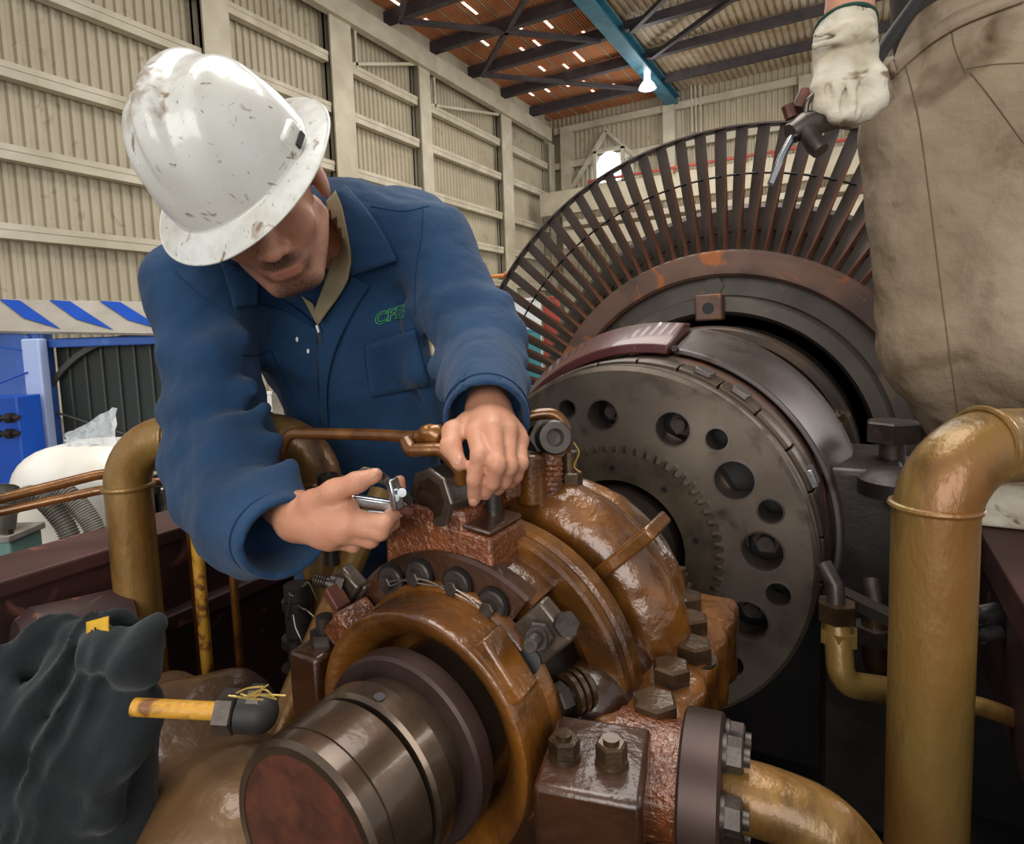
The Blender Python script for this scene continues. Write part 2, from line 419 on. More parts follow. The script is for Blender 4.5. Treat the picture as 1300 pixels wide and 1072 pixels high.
# blue girder and dark roof joists
mb = MB().box((-7.75, 13, 12.0), (.28, 17.6, .04)).box((-7.75, 13, 12.42), (.28, 17.6, .04)).box((-7.75, 13, 12.2), (.05, 17.6, .2))
struct('roof_girder', mb, M['blue_beam'], 'blue-green steel roof girder running along the hall', 'beam', smooth=False)
jn = ['nearest', 'second nearest', 'third nearest', 'fourth nearest', 'fifth nearest', 'sixth nearest', 'farthest']
for y, nm in zip([11.9, 14.5, 17.1, 19.7, 22.3, 25.0, 27.8], jn):
    struct('roof_joist', MB().box(((XW+XG)/2+.1, y, 12.3), ((XG-XW)/2, .12, .2)), M['dark_beam'], 'dark roof joist under the brown sheet, the %s' % nm, 'beam', smooth=False)
    struct('roof_joist', MB().box((1.2, y, 12.35), (8.7, .12, .16)), M['dark_beam'], 'dark roof joist under the pale sheet, the %s' % nm, 'beam', smooth=False)
for (a, b, nm) in [((-13.6, 11.9, 12.1), (-9.2, 17.1, 12.1), 'nearest one under the brown sheet'), ((-13.6, 17.1, 12.1), (-8.2, 11.9, 12.1), 'one crossing the nearest joists under the brown sheet'), ((-13.6, 17.1, 12.1), (-8.4, 22.3, 12.1), 'middle one under the brown sheet'),
                   ((-13.6, 22.3, 12.1), (-8.2, 17.1, 12.1), 'one crossing the middle joists under the brown sheet'), ((-13.6, 22.3, 12.1), (-8.4, 27.8, 12.1), 'farthest one under the brown sheet'),
                   ((-7.2, 22.3, 12.15), (-.5, 16.0, 12.15), 'left one under the pale sheet'), ((-7.2, 24.8, 12.15), (1.5, 18.0, 12.15), 'right one under the pale sheet')]:
    struct('roof_brace', MB().span(a, b, .16, .16), M['dark_beam'], 'dark diagonal roof brace, the '+nm, 'brace', smooth=False)
# end wall framing
for z, nm in [(6.9, 'lowest'), (8.4, 'middle'), (10.1, 'upper'), (11.9, 'topmost')]:
    struct('end_wall_girt', MB().box((-2, YB-.25, z), (12, .12, .16)), M['cream_steel'], 'cream horizontal girt on the end wall, the %s' % nm, 'girt', smooth=False)
for x, nm in [(-13.3, 'by the left corner'), (-7.9, 'under the blue girder'), (-2.0, 'behind the rotor blades'), (3.5, 'behind the standing worker')]:
    struct('end_wall_column', MB().box((x, YB-.3, 6), (.28, .2, 6)), M['cream_steel'], 'cream end wall column '+nm, 'column', smooth=False)
a = onY(770, 166, YB-.4)
for px, py, nm in [(722, 246, 'left'), (822, 212, 'right')]:
    struct('end_wall_brace', MB().span(a, onY(px, py, YB-.4), .22, .16), M['cream_steel'], 'cream %s leg of the inverted V brace on the end wall' % nm, 'brace', smooth=False)
for px, nm in [(877, 'left'), (882, 'middle'), (888, 'right')]:
    a = onY(px, 96, YB-.35); b = onY(px+2, 168, YB-.35)
    struct('wall_conduit', MB().tube([a, b], .05, 8), M['cream_steel'], 'thin beige vertical conduit on the end wall, %s of three' % nm, 'conduit')
# bright arched window
wc = onY(774, 212, YB-.55)
w = MB()
pts = []
R_ = .62
for i in range(25):
    t = math.pi*i/24; pts.append((wc[0]+R_*math.cos(t), wc[1]-.1, wc[2]+.1+R_*math.sin(t)))
pts += [(wc[0]-R_, wc[1]-.1, wc[2]-.75), (wc[0]+R_, wc[1]-.1, wc[2]-.75)]
w.add(pts, [tuple(range(len(pts)))])
win = struct('window_1', w, M['window_light'], 'small bright arched window high on the end wall', 'window', smooth=False)
fr = MB()
for x0, x1, z0, z1 in [(-.8, -.64, -.85, .85), (.64, .8, -.85, .85), (-.8, .8, .74, .9), (-.8, .8, -.9, -.76)]:
    fr.box((wc[0]+(x0+x1)/2, wc[1]-.1, wc[2]+(z0+z1)/2), ((x1-x0)/2, .08, (z1-z0)/2))
obj('window_frame', fr, M['cream_steel'], win, smooth=False)
# overhead crane bridge behind the rotor
p0 = onY(690, 262, 27.6)
cr = thing('overhead_crane', (-4, 27.6, p0[2]), 'cream overhead crane bridge with red stripe behind the rotor blades', 'crane')
zc = p0[2]
obj('bridge_girder', MB().box((-4, 27.6, zc+.0), (9.6, .25, .55)), M['cream_steel'], cr, smooth=False)
obj('walkway', MB().box((-3.4, 27.0, zc-1.2), (8.6, .5, .12)).box((-3.4, 26.6, zc-1.9), (8.6, .05, .4)), M['cream_steel'], cr, smooth=False)
obj('red_rail', MB().box((-3.0, 27.3, zc+.75), (8.0, .06, .05)), M['red_paint'], cr, smooth=False)['label'] = 'red rail on top of the bridge'
mb = MB()
for x in np.arange(-11, 5, 1.0): mb.box((x, 27.3, zc+.66), (.04, .04, .12))
obj('rail_post', mb, M['red_paint'], cr, smooth=False)
# high-bay lamp under the girder
lp = W(822, 112, 25.0)
lt = thing('high_bay_lamp', lp, 'round white high bay lamp hanging under the blue girder', 'lamp')
obj('lamp_shade', MB().lathe(lp, (0, 0, 1), [(-.02, .38), (.12, .3), (.32, .14), (.36, .1)], 32), M['lamp_body'], lt)
obj('diffuser', MB().ball(lp-V(0, 0, .02), (.30, .30, .06), 24, 8), M['lamp_glow'], lt)
obj('ballast', MB().prism(lp+V(0, 0, .36), (0, 0, 1), .12, .3, 20), M['lamp_glow'], lt)
obj('hook', MB().tube([lp+V(0, 0, .6), V(lp[0], lp[1], 11.97)], .03, 8), M['lamp_body'], lt)
pl = bpy.data.lights.new('lamp_light', 'POINT'); pl.energy = 120; pl.shadow_soft_size = .3
po = bpy.data.objects.new('lamp_light', pl); COL.objects.link(po); po.location = tuple(lp-V(0, 0, .6))

# ------------------------------------------------------------------ blue machine, tank and clutter by the left wall
def frontal(px, py, d): return W(px, py, d)
# blue packaged machine with radiator, front faces the camera roughly
mo = frontal(130, 560, 4.2)
mx = nrm(V(_R[0], _R[1], 0)); my = V(-mx[1], mx[0], 0); mz = V(0, 0, 1)   # right, away, up
bm_ = thing('radiator_machine', (mo[0], mo[1], 0), 'blue packaged machine with dark radiator and striped top edge', 'machine')
def mp(px, py, d=4.2): return frontal(px, py, d)
c0 = mp(60, 430); c1 = mp(262, 430); zt = c0[2]
zb = .15
wid = (c1-c0)@mx; cen = (c0+c1)/2
sc_c = V(cen[0], cen[1], (zt+zb)/2)
obj('radiator_screen', MB().box(sc_c + my*.1, (wid/2, .03, (zt-zb)/2), mx, my, mz), M['screen'], bm_, smooth=False)
for i, t in enumerate(np.linspace(.09, .93, 9)):
    obj('strip', MB().box(V(c0[0], c0[1], (zt+zb)/2) + mx*wid*t + my*.055, (.006, .01, (zt-zb)/2), mx, my, mz), M['screen_line'], bm_, smooth=False)
fc = mp(172, 560, 4.2)
obj('fan_shroud', MB().lathe(fc+my*.06, my, [(0, .70), (0, .735), (.02, .735), (.02, .70)], 64, closed=True), M['screen_line'], bm_)
fb = MB()
for k in range(3):
    a = 2*math.pi*k/3+.7; d = mx*math.cos(a)+mz*math.sin(a)
    fb.tube([fc+my*.066, fc+my*.066+d*.70], .008, 6)
obj('fan_spoke', fb, M['screen_line'], bm_)
# frame round the screen
obj('screen_frame', MB().box(V(c0[0], c0[1], zt-.035)+mx*wid/2, (wid/2+.08, .05, .03), mx, my, mz).box(V(c0[0], c0[1], (zt+zb)/2)-mx*.05, (.055, .05, (zt-zb)/2+.05), mx, my, mz), M['machine_blue'], bm_, smooth=False, bevel=.01)
# striped sloping canopy edge
t0 = mp(-40, 381, 4.35); t1 = mp(262, 386, 4.35); b0 = mp(-40, 421, 4.10); b1 = t1+(b0-t0)
obj('canopy_edge', MB().add([t0, t1, b1, b0, t0+V(0, 0, -.02)+my*.3, t1+V(0, 0, -.02)+my*.3], [(0, 1, 2, 3), (0, 1, 5, 4)]), M['machine_grey'], bm_, smooth=False, solid=.02)
def lerp2(u, v): return (t0*(1-u)+t1*u)*(1-v) + (b0*(1-u)+b1*u)*v
nrml = nrm(np.cross(t1-t0, b0-t0)); nrml = nrml if nrml@_F < 0 else -nrml
for k in range(5):
    u = .135+.21*k
    q = [lerp2(u, .02), lerp2(u+.085, .05), lerp2(u+.235, .93), lerp2(u+.095, .62)]
    obj('blue_stripe', MB().add([p+nrml*.016 for p in q], [(0, 1, 2, 3)]), M['machine_blue_deep'], bm_, smooth=False, solid=.004)
# blue side panels, left part
s0 = mp(-90, 405, 4.0); s1 = mp(46, 430, 4.15)
obj('side_panel', MB().add([mp(-120, 395, 4.4), mp(36, 426, 4.13), V(*mp(36, 426, 4.13)[:2], zb), V(*mp(-120, 395, 4.4)[:2], zb)], [(0, 1, 2, 3)]), M['machine_blue'], bm_, smooth=False, solid=.03)
obj('corner_post', MB().box(V(*mp(50, 500, 4.12)[:2], (zt+zb)/2), (.06, .04, (zt-zb)/2), mx, my, mz), mat('blue_white_post_highlight', 'b8c8f0', .35), bm_, smooth=False, bevel=.01)  # bright blue-white highlight on the post is put into its colour
dd = mp(8, 570, 3.9)
obj('control_box', MB().box(dd, (.18, .1, .34), mx, my, mz), M['machine_blue_deep'], bm_, smooth=False, bevel=.008)
for py in (531, 551):
    k = mp(10, py, 3.72)
    obj('valve_knob', MB().prism(k-mx*.06, mx, .016, .13, 12).prism(k-mx*.0, mx, .032, .03, 10).prism(k-mx*.08, mx, .028, .025, 10), M['steel_dark'], bm_)
for pts in ([(0, 440), (36, 446)], [(0, 488), (38, 473)]):
    a, b = [mp(x, y, 4.08) for x, y in pts]
    obj('panel_seam', MB().tube([a-_F*.02, b-_F*.02], .006, 6), M['machine_blue_deep'], bm_)
# white tank
tk = W(128, 625, 2.75)
tank = thing('white_tank', (tk[0], tk[1], .1), 'large white round-shouldered tank under a clear bag', 'tank')
tx = nrm(V(_R[0], _R[1], 0))
tw = .30; top = W(128, 560, 2.75)[2]
prof = []
mbk = MB()
hz = (top-.35)
for k in range(25):
    pass
def rrect(hw, hd, r, n=6):
    out = []
    for cxs, cys, a0 in ((1, 1, 0), (-1, 1, 90), (-1, -1, 180), (1, -1, 270)):
        for i in range(n+1):
            a = math.radians(a0+90*i/n); out.append((cxs*(hw-r)+r*math.cos(a), cys*(hd-r)+r*math.sin(a)))
    return out
rows = []
ty = V(-tx[1], tx[0], 0)
for t in [0, .02] + list(np.linspace(.06, 1, 9)):
    pass
zs = [(.1, 0), (top-.16, 0)] + [(top-.16+.16*math.sin(a), .16*(1-math.cos(a))) for a in np.linspace(.2, math.pi/2, 7)]
for z, ins in zs:
    rows.append([V(tk[0], tk[1], z) + tx*a + ty*b for a, b in rrect(.26-ins*.9, .26-ins*.9, .12-ins*.5)])
rows = [r+[r[0]] for r in rows]
mbk.grid(rows); mbk.add(rows[-1][:-1], [tuple(range(len(rows[-1])-1))])
obj('tank_body', mbk, M['tank'], tank, angle=60)
# clear bag, crumpled, lying on the tank
random.seed(2)
bg0 = W(112, 556, 2.7)
rows = []
for i in range(9):
    r = []
    for j in range(13):
        u = i/8; v = j/12
        px = 82+66*v; py = 566-44*u*(0.35+.75*v)+random.uniform(-3, 3)
        r.append(W(px+random.uniform(-2, 2), py, 2.62+.2*u+random.uniform(-.02, .02)))
    rows.append(r)
tag(link_mesh('plastic_bag', *(lambda m_: (m_.v, m_.f))(MB().grid(rows)), M['plastic_bag'], smooth=True, angle=30), 'crumpled clear plastic bag lying on top of the white tank', 'bag')
# ribbed hoses
def ribbed(pts, r, n=70):
    s = spline(pts, 14); d = [0]
    for a, b in zip(s[:-1], s[1:]): d.append(d[-1]+np.linalg.norm(b-a))
    out = []; rr = []
    for k in range(n*4):
        t = d[-1]*k/(n*4-1); i = min(np.searchsorted(d, t, side='right')-1, len(s)-2)
        u = (t-d[i])/max(1e-9, d[i+1]-d[i]); out.append(s[i]*(1-u)+s[i+1]*u); rr.append(r*(1.0 if k % 4 in (0, 1) else .84))
    return MB().tube(out, rr, 12)
for pts, lab in [([(-10, 690), (8, 650), (40, 628), (70, 650), (92, 690), (110, 780)], 'grey ribbed hose looping in front of the white tank, the lower of two'),
                 ([(58, 640), (74, 622), (98, 640), (120, 672), (132, 712), (140, 790)], 'grey ribbed hose looping in front of the white tank, the upper of two')]:
    tag(obj('ribbed_hose', ribbed([W(x, y, 2.25) for x, y in pts], .036), M['hose_grey'], angle=20), lab, 'hose', 'ribbed hoses')
tag(obj('ribbed_hose', ribbed([W(2, 620, 2.08), W(0, 640, 2.06), W(-2, 668, 2.06), W(-4, 676, 2.06)], .05, 40), M['hose_grey'], angle=20), 'grey ribbed hose standing on the grey-green box at the left edge', 'hose', 'ribbed hoses')
bx = W(14, 705, 2.1)
jb = thing('pump_head', bx, 'grey-green metal box with bolted lid below the ribbed hose', 'box')
obj('box_body', MB().box(bx, (.06, .07, .07), mx, my, mz), M['teal_box'], jb, bevel=.008)
obj('box_lid', MB().box(bx+V(0, 0, .08), (.068, .08, .012), mx, my, mz), M['hose_grey'], jb, bevel=.004)
for sx in (-1, 1):
    obj('box_bolt', MB().prism(bx+V(0, 0, .09)+mx*.05*sx-my*.055, (0, 0, 1), .014, .02, 6), M['bolt'], jb)
# small chrome engine seen below the pipe elbow
en = W(215, 628, 2.3)
eng = thing('small_engine', en, 'small bright metal engine seen behind the left gold pipe', 'engine')
obj('engine_block', MB().box(en+V(0, 0, -.06), (.13, .1, .12), mx, my, mz), M['chrome'], eng, bevel=.015)
for k in (-.07, 0, .07):
    obj('cylinder', MB().prism(en+mx*k+V(0, 0, .03)-my*.1, (0, 0, 1), .028, .07, 16).prism(en+mx*k+V(0, 0, -.12)-my*.13, (0, 0, 1), .02, .16, 14), M['tool_dark'], eng)
obj('air_filter', MB().tube([en+V(0, 0, .07)-mx*.12-my*.05, en+V(0, 0, .09)+mx*.1-my*.05], .035, 16), M['chrome'], eng)
obj('tan_cover', MB().box(en+V(0, 0, .115)+mx*.08, (.15, .1, .02), mx, my, mz), M['cream_steel'], eng, bevel=.01)
# orange tool stand seen between shoulder and rotor
o0 = W(617, 350, 9)
hr = thing('orange_stand', o0, 'thin orange jib arm with red tip right of the blue shoulder', 'stand')
obj('arm', MB().tube([W(610, 372, 9), W(614, 352, 9), W(640, 350, 9)], .03, 8), M['orange'], hr)
obj('tip', MB().tube([W(640, 349, 9), W(646, 350, 9)], .05, 8), M['red_paint'], hr)
obj('stand_post', MB().tube([W(610, 372, 9), V(*W(612, 372, 9)[:2], 0)], .03, 8), M['orange'], hr)
# cloth bundle past the shoulder
CLOTH_BUNDLE = True
# far goods seen through the blades and under the arm
for (px, py, d, w_, h_, m_, nm, lab) in [(655, 408, 7, .28, .22, 'white_paint', 'crate', 'white crate seen through the leftmost blades'), (672, 440, 6.5, .12, .16, 'teal_paint', 'crate', 'teal crate seen through the lower left blades'),
                                 (700, 392, 7.5, .10, .12, 'red_paint', 'crate', 'red crate seen through the left blades'), (648, 452, 6, .1, .12, 'teal_paint', 'crate', 'teal crate low behind the blades beside the sleeve'),
                                 (318, 492, 5, .035, .16, 'red_paint', 'locker', 'red locker glimpsed between sleeve and chest'), (310, 470, 5.6, .04, .2, 'teal_paint', 'locker', 'teal locker glimpsed between sleeve and chest'), (334, 512, 4.6, .05, .06, 'white_paint', 'locker', 'white locker glimpsed under the arm')]:
    c = W(px, py, d)
    mb = MB(); zz0 = 0.02
    mb.box((c[0], c[1], (c[2]+h_+zz0)/2), (w_, w_, (c[2]+h_-zz0)/2), mx, my, mz)
    o = empty(nm, (c[0], c[1], 0)); tag(o, lab, nm)
    obj('body', mb, M[m_], o, smooth=False, bevel=.01)
    obj('lid', MB().box((c[0], c[1], c[2]+h_+.012), (w_*1.04, w_*1.04, .012), mx, my, mz), M[m_], o, smooth=False)
# ------------------------------------------------------------------ machine box (setting of the pit)
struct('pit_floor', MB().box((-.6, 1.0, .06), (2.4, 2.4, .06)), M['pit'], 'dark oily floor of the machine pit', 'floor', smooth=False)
mb = MB().box((-1.21, .70, .57), (.03, 1.15, .50)).box((-1.235, .70, 1.075), (.075, 1.15, .014)).box((-1.165, .70, .91), (.018, 1.15, .016))
struct('pit_wall_left', mb, M['oxide'], 'red oxide steel side of the bearing pit behind the left gold pipe', 'wall', smooth=False, bevel=.004)
mb = MB().box((.52, .95, .50), (.03, 1.1, .50)).box((.50, 1.2, 1.035), (.30, .95, .03)).box((.24, 1.3, .91), (.025, .85, .12))
struct('pit_wall_right', mb, M['oxide'], 'red oxide ledge and side of the pit behind the right gold pipe', 'wall', smooth=False, bevel=.004)
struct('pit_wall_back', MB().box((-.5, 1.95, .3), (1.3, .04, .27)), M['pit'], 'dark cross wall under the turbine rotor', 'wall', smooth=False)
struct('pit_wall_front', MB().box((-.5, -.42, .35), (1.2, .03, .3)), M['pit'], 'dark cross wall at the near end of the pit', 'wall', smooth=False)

def boolean(o, cutters, op='DIFFERENCE'):
    """cut meshes out of o for good; no helper objects stay behind"""
    tmp = []
    for mb_ in cutters:
        c = link_mesh('cutter', mb_.v, mb_.f, None, smooth=False); tmp.append(c)
        c.location = o.location; c.parent = o.parent
        md = o.modifiers.new('b', 'BOOLEAN'); md.object = c; md.operation = op; md.solver = 'EXACT'
    dg = bpy.context.evaluated_depsgraph_get(); dg.update()
    me = bpy.data.meshes.new_from_object(o.evaluated_get(dg))
    o.modifiers.clear(); o.data = me
    for c in tmp:
        d = c.data; bpy.data.objects.remove(c); bpy.data.meshes.remove(d)
    me.polygons.foreach_set('use_smooth', [True]*len(me.polygons))
    me.set_sharp_from_angle(angle=math.radians(35))
    return o
def RA(px, py, Y):
    q = onY(px, py, Y); dx, dz = q[0]-AX, q[2]-AZ
    return math.hypot(dx, dz), math.degrees(math.atan2(dx, dz))
YD = V(0, 1, 0)
def axl(prof, n=96, **k):
    """turned about the turbine axis; prof is (Y, r)"""
    return MB().lathe((AX, 0, AZ), YD, prof, n, **k)

# ------------------------------------------------------------------ turbine rotor
rt = thing('turbine_rotor', (AX, 1.2, AZ), 'large bladed steam turbine rotor with drilled coupling disc and oily shaft end', 'turbine rotor')
YC = 1.2
dk = obj('coupling_disc', axl([(YC, .19), (YC, .370), (YC+.006, .378), (YC+.020, .378), (YC+.024, .372), (YC+.030, .372), (YC+.034, .380), (YC+.055, .380), (YC+.060, .374), (YC+.060, .19)], 160, closed=True), M['disc'], rt)
cut = []
L_ = [(765, 527, .031), (854, 545, .034), (932, 610, .037), (968, 701, .037), (949, 788, .037)]
S_ = [(720, 519, .0185), (910, 558, .021), (978, 649, .022), (988, 755, .022)]
holes = []
for x, y, r in L_: rr, aa = RA(x, y, YC); holes.append((rr, aa, r))
for x, y, r in S_: rr, aa = RA(x, y, YC); holes.append((rr, aa, r))
la = holes[4][1]
for k in range(1, 7): holes.append((.28, la+34*k, .037))
for k in range(1, 6): holes.append((.312, la+34*k-15, .022))
cm = MB()
for rr, aa, r in holes: cm.prism(AC(rr, aa, YC-.02), YD, r, .12, 40)
boolean(dk, [cm])
hb = MB()
for rr, aa, r in holes[:9]:
    hb.lathe(AC(rr, aa, YC+.058), YD, [(0, r+.004), (.06, r+.004)], 32)
# backing plate seen through the drilled holes
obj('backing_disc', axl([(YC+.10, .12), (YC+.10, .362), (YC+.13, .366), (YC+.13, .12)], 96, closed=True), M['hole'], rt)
for rr, aa, r in holes[:9]:
    o = obj('hole_rim', MB().lathe(AC(rr, aa, YC-.0015), YD, [(0, r+.0035), (0, r), (.0025, r), (.0025, r+.0035)], 40, closed=True), M['grey_ring'], rt)
for rr, aa, r in (holes[0], holes[1], holes[3], holes[4]):
    obj('coupling_bolt', MB().prism(AC(rr, aa, YC+.07), YD, r*.75, .05, 6).prism(AC(rr, aa, YC+.045), YD, r*.4, .03, 16), M['bolt'], rt)
# toothed ring
gm = MB(); NT = 58; pr = []
for i in range(NT):
    for t, r in ((0, .197), (.30, .199), (.42, .2135), (.70, .2135), (.82, .199)):
        pr.append((r, 2*math.pi*(i+t)/NT))
def ringpts(Y, rs): return [V(AX+r*math.sin(a), Y, AZ+r*math.cos(a)) for r, a in rs]
inn = [(.143, a) for _, a in pr]
rows = [ringpts(YC-.022, inn), ringpts(YC-.022, pr), ringpts(YC+.004, pr), ringpts(YC+.004, inn), ringpts(YC-.022, inn)]
gm.grid([r+[r[0]] for r in rows])
gr_ = obj('ring_gear', gm, M['gear'], rt, smooth=False)
for x, y in [(777, 597), (838, 628), (880, 687)]:
    r, a = RA(x, y, YC-.022)
    obj('tapped_hole', MB().lathe(AC(.168, a, YC-.0235), YD, [(0, .006), (0, .0045), (.003, .0045), (.003, .006)], 16, closed=True).prism(AC(.168, a, YC-.0226), YD, .005, .001, 16), M['hole'], rt)
obj('hub_recess', axl([(YC+.02, .0), (YC+.02, .15), (YC+.028, .15)], 64), M['hubdark'], rt)
obj('hub_flange', axl([(.985, .085), (1.03, .09), (1.06, .128), (1.075, .132), (YC+.02, .132)], 64), M['hubdark'], rt)
for a in range(-20, 340, 36):
    obj('hub_bolt', MB().prism(AC(.108, a, 1.03), YD, .022, .035, 6, cham=.004), M['bolt'], rt)
# oily shaft end in front of the bearing
sh = axl([(.386, .0), (.386, .0795), (.345, .081), (.345, .089), (.350, .093), (.366, .093), (.3665, .0915), (.369, .0915), (.3695, .093), (.416, .093), (.419, .090), (.419, .078), (.4255, .078), (.4255, .090), (.429, .094), (.452, .094), (.456, .090), (.456, .085), (.53, .085)], 96)
obj('shaft_end', sh, M['shaft'], rt)
obj('shaft_bore', axl([(.346, .081), (.385, .080), (.385, 0)], 48), M['rust'], rt)
obj('dimple', MB().prism(AC(.0945, 10, .436), AC(1, 10, 0)-AC(0, 0, 0), .006, .001, 16), M['chrome'], rt)
obj('thrust_collar', axl([(.478, .085), (.478, .1035), (.4815, .107), (.503, .107), (.506, .104), (.506, .085)], 96, closed=True), M['collar'], rt)
obj('shaft', axl([(.506, .0845), (.99, .0845)], 48), M['shaft'], rt)
obj('shaft_neck', axl([(YC+.06, .25), (1.46, .25), (1.7, .34), (2.0, .40)], 64), M['seg'], rt)
# rotor wheel
obj('wheel_rim', axl([(2.36, .632), (2.292, .630), (2.283, .640), (2.280, .700), (2.288, .718), (2.31, .726), (2.42, .734), (2.50, .735), (2.50, .632)], 160, closed=True), M['rim'], rt)
obj('wheel_disc', axl([(2.33, .66), (2.325, .565), (2.315, .560), (2.24, .556), (2.225, .548), (2.22, .505), (2.235, .495), (2.33, .488), (2.33, .455), (2.20, .44), (2.19, .425), (2.02, .40), (1.96, .38)], 160), M['wheel'], rt)
obj('hub_lip', axl([(2.10, .405), (2.085, .42), (2.085, .445), (2.10, .455), (2.13, .455), (2.13, .405)], 128, closed=True), M['seg'], rt)
r_, a_ = RA(900, 392, 2.17)
ux = V(math.cos(math.radians(a_)), 0, -math.sin(math.radians(a_))); uz = V(math.sin(math.radians(a_)), 0, math.cos(math.radians(a_)))
bl_ = obj('balance_lug', MB().box(AC(.518, a_, 2.19), (.045, .035, .045), ux, YD, uz), M['rim'], rt, bevel=.006)
obj('lug_hole', MB().prism(AC(.515, a_, 2.1545), YD, .02, .004, 24), M['hole'], bl_)
obj('rim_plug', MB().prism(AC(.60, a_-1, 2.315), YD, .035, .02, 6), M['wheel'], rt)
# blades: one mesh, one object per blade
NB = 98
secs = []
for k in range(9):
    t = k/8; r = .728 + (1.172-.728)*t
    g = math.radians(20+46*t**.9); c = .086-.036*t; th = .0095-.005*t; cam_ = .012*(1-t)+.004
    Yc = 2.385 + .02*t
    pts = []
    for s, side in [(0, 0), (.18, 1), (.5, 1), (.8, 1), (1, 0), (.8, -1), (.5, -1), (.18, -1)]:
        x = (s-.5)*c; h = cam_*4*s*(1-s) + side*th*(1 if s < .7 else .6)
        # chord runs from front (leading edge, clockwise side) to back
        yy = Yc + x*math.cos(g) + h*math.sin(g)*.6
        xx = -x*math.sin(g) + h*math.cos(g)
        pts.append((xx, yy-1.2, r))
    secs.append(pts)
bv = [p for s_ in secs for p in s_]; bf = []; bmi = []
for k in range(8):
    for i in range(8):
        j = (i+1) % 8
        bf.append((k*8+i, k*8+j, (k+1)*8+j, (k+1)*8+i)); bmi.append(1 if (i in (7,) or i == 0) and k < 6 else 0)
bf.append(tuple(range(64, 72))); bmi.append(0); bf.append(tuple(range(0, 8))[::-1]); bmi.append(0)
bme = bpy.data.meshes.new('blade'); bme.from_pydata(bv, [], bf); bme.materials.append(M['blade']); bme.materials.append(M['blade_edge'])
bme.polygons.foreach_set('material_index', bmi)
bme.polygons.foreach_set('use_smooth', [True]*len(bme.polygons))
import bmesh
_b = bmesh.new(); _b.from_mesh(bme); bmesh.ops.recalc_face_normals(_b, faces=_b.faces); _b.to_mesh(bme); _b.free()
bme.set_sharp_from_angle(angle=math.radians(50))
blade0 = bpy.data.objects.new('blade', bme)
for k in range(98):
    o = blade0 if k == 0 else blade0.copy()
    COL.objects.link(o); o.parent = rt; o.rotation_euler = (0, math.radians(1.2 + (k-48.5)*360/NB), 0)
mbw = MB()
obj('lacing_wire', MB().lathe((AX, 2.40, AZ), YD, [(-.004, 1.005), (0, 1.009), (.004, 1.005), (0, 1.001)], 160, closed=True), M['hole'], rt)
obj('shroud_band', axl([(2.385, 1.171), (2.43, 1.171), (2.43, 1.177), (2.385, 1.177)], 160, closed=True), M['blade'], rt)
# dark guide ring (the next stage's diaphragm) standing behind the blades
dg_ = thing('diaphragm_ring', (AX, 2.8, AZ), 'dark stationary diaphragm ring standing behind the rotor blades', 'turbine ring')
obj('ring_plate', axl([(2.68, .70), (2.68, .93), (2.70, .95), (2.82, .95), (2.82, .70)], 128, closed=True), M['wheel'], dg_)
obj('ring_lip', axl([(2.665, .84), (2.665, .87), (2.68, .87), (2.68, .84)], 128, closed=True), M['seg'], dg_)

# ------------------------------------------------------------------ gland casing rings between coupling and wheel
D2 = math.radians
gc = thing('gland_casing', (AX, 1.5, AZ-.4), 'split ring casing around the shaft, half dark red and half grey steel', 'casing ring')
o = obj('red_half_ring', axl([(1.37, .398), (1.37, .420), (1.50, .468), (1.56, .468), (1.56, .40)], 60, a0=D2(-85), a1=D2(8.5), closed=True), M['red_ring'], gc, bevel=.003)
o['label'] = 'dark red painted half'
o = obj('grey_half_ring', axl([(1.40, .400), (1.40, .412), (1.56, .452), (1.66, .455), (1.66, .40)], 60, a0=D2(9.2), a1=D2(100), closed=True), M['grey_ring'], gc, bevel=.003)
o['label'] = 'bare grey steel half'
obj('joint_bolt', MB().prism(AC(.412, 11, 1.375), V(0, -1, .3), .008, .015, 6), M['bolt'], gc)
obj('inner_ring', axl([(1.34, .33), (1.34, .386), (1.40, .394), (1.52, .394), (1.52, .33)], 96, closed=True), M['rim'], gc)
for k in range(-6, 9):
    a = k*13.5+3
    if 108 > a > -80:
        o = obj('seal_segment', axl([(1.275, .345), (1.275, .384), (1.285, .389), (1.345, .389), (1.352, .384), (1.352, .345)], 10, a0=D2(a), a1=D2(a+12.9), closed=True), M['seg'], gc, bevel=.0015)
r_, a_ = RA(895, 477, 1.27)
for x, y in [(892, 475), (948, 488), (1016, 612)]:
    r_, a_ = RA(x, y, 1.29)
    ux = V(math.cos(D2(a_)), 0, -math.sin(D2(a_))); uz = V(math.sin(D2(a_)), 0, math.cos(D2(a_)))
    obj('locking_clip', MB().box(AC(.392, a_, 1.31), (.018, .03, .006), ux, YD, uz), M['chrome'] if x > 1000 else M['grey_ring'], gc, bevel=.002)

# ------------------------------------------------------------------ dark blocks and studs at right of the coupling
cb = W(1085, 640, 1.30)
cf = thing('bearing_casing_block', (cb[0], cb[1], .2), 'dark casing block with studs at right of the coupling disc', 'casing block')
zj = W(1085, 575, 1.42)[2]
obj('block_body', MB().box((cb[0]+.015, cb[1]+.12, (zj+.35)/2), (.075, .16, (zj-.35)/2)), M['steel_dark'], cf, bevel=.012)
c = W(1142, 600, 1.42); obj('side_block', MB().box((c[0]+.02, c[1]+.05, (zj+.3)/2-.02), (.06, .12, (zj-.3)/2-.02)), M['wheel'], cf, bevel=.012)
c = W(1040, 612, 1.36); obj('front_lug', MB().box((c[0], c[1], c[2]-.10), (.028, .05, .15)), M['seg'], cf, bevel=.006)
c = W(1039, 588, 1.33); obj('clip', MB().box(c, (.016, .03, .022), nrm(V(1, 0, .7)), YD, nrm(V(-.7, 0, 1))), M['grey_ring'], cf, bevel=.003)
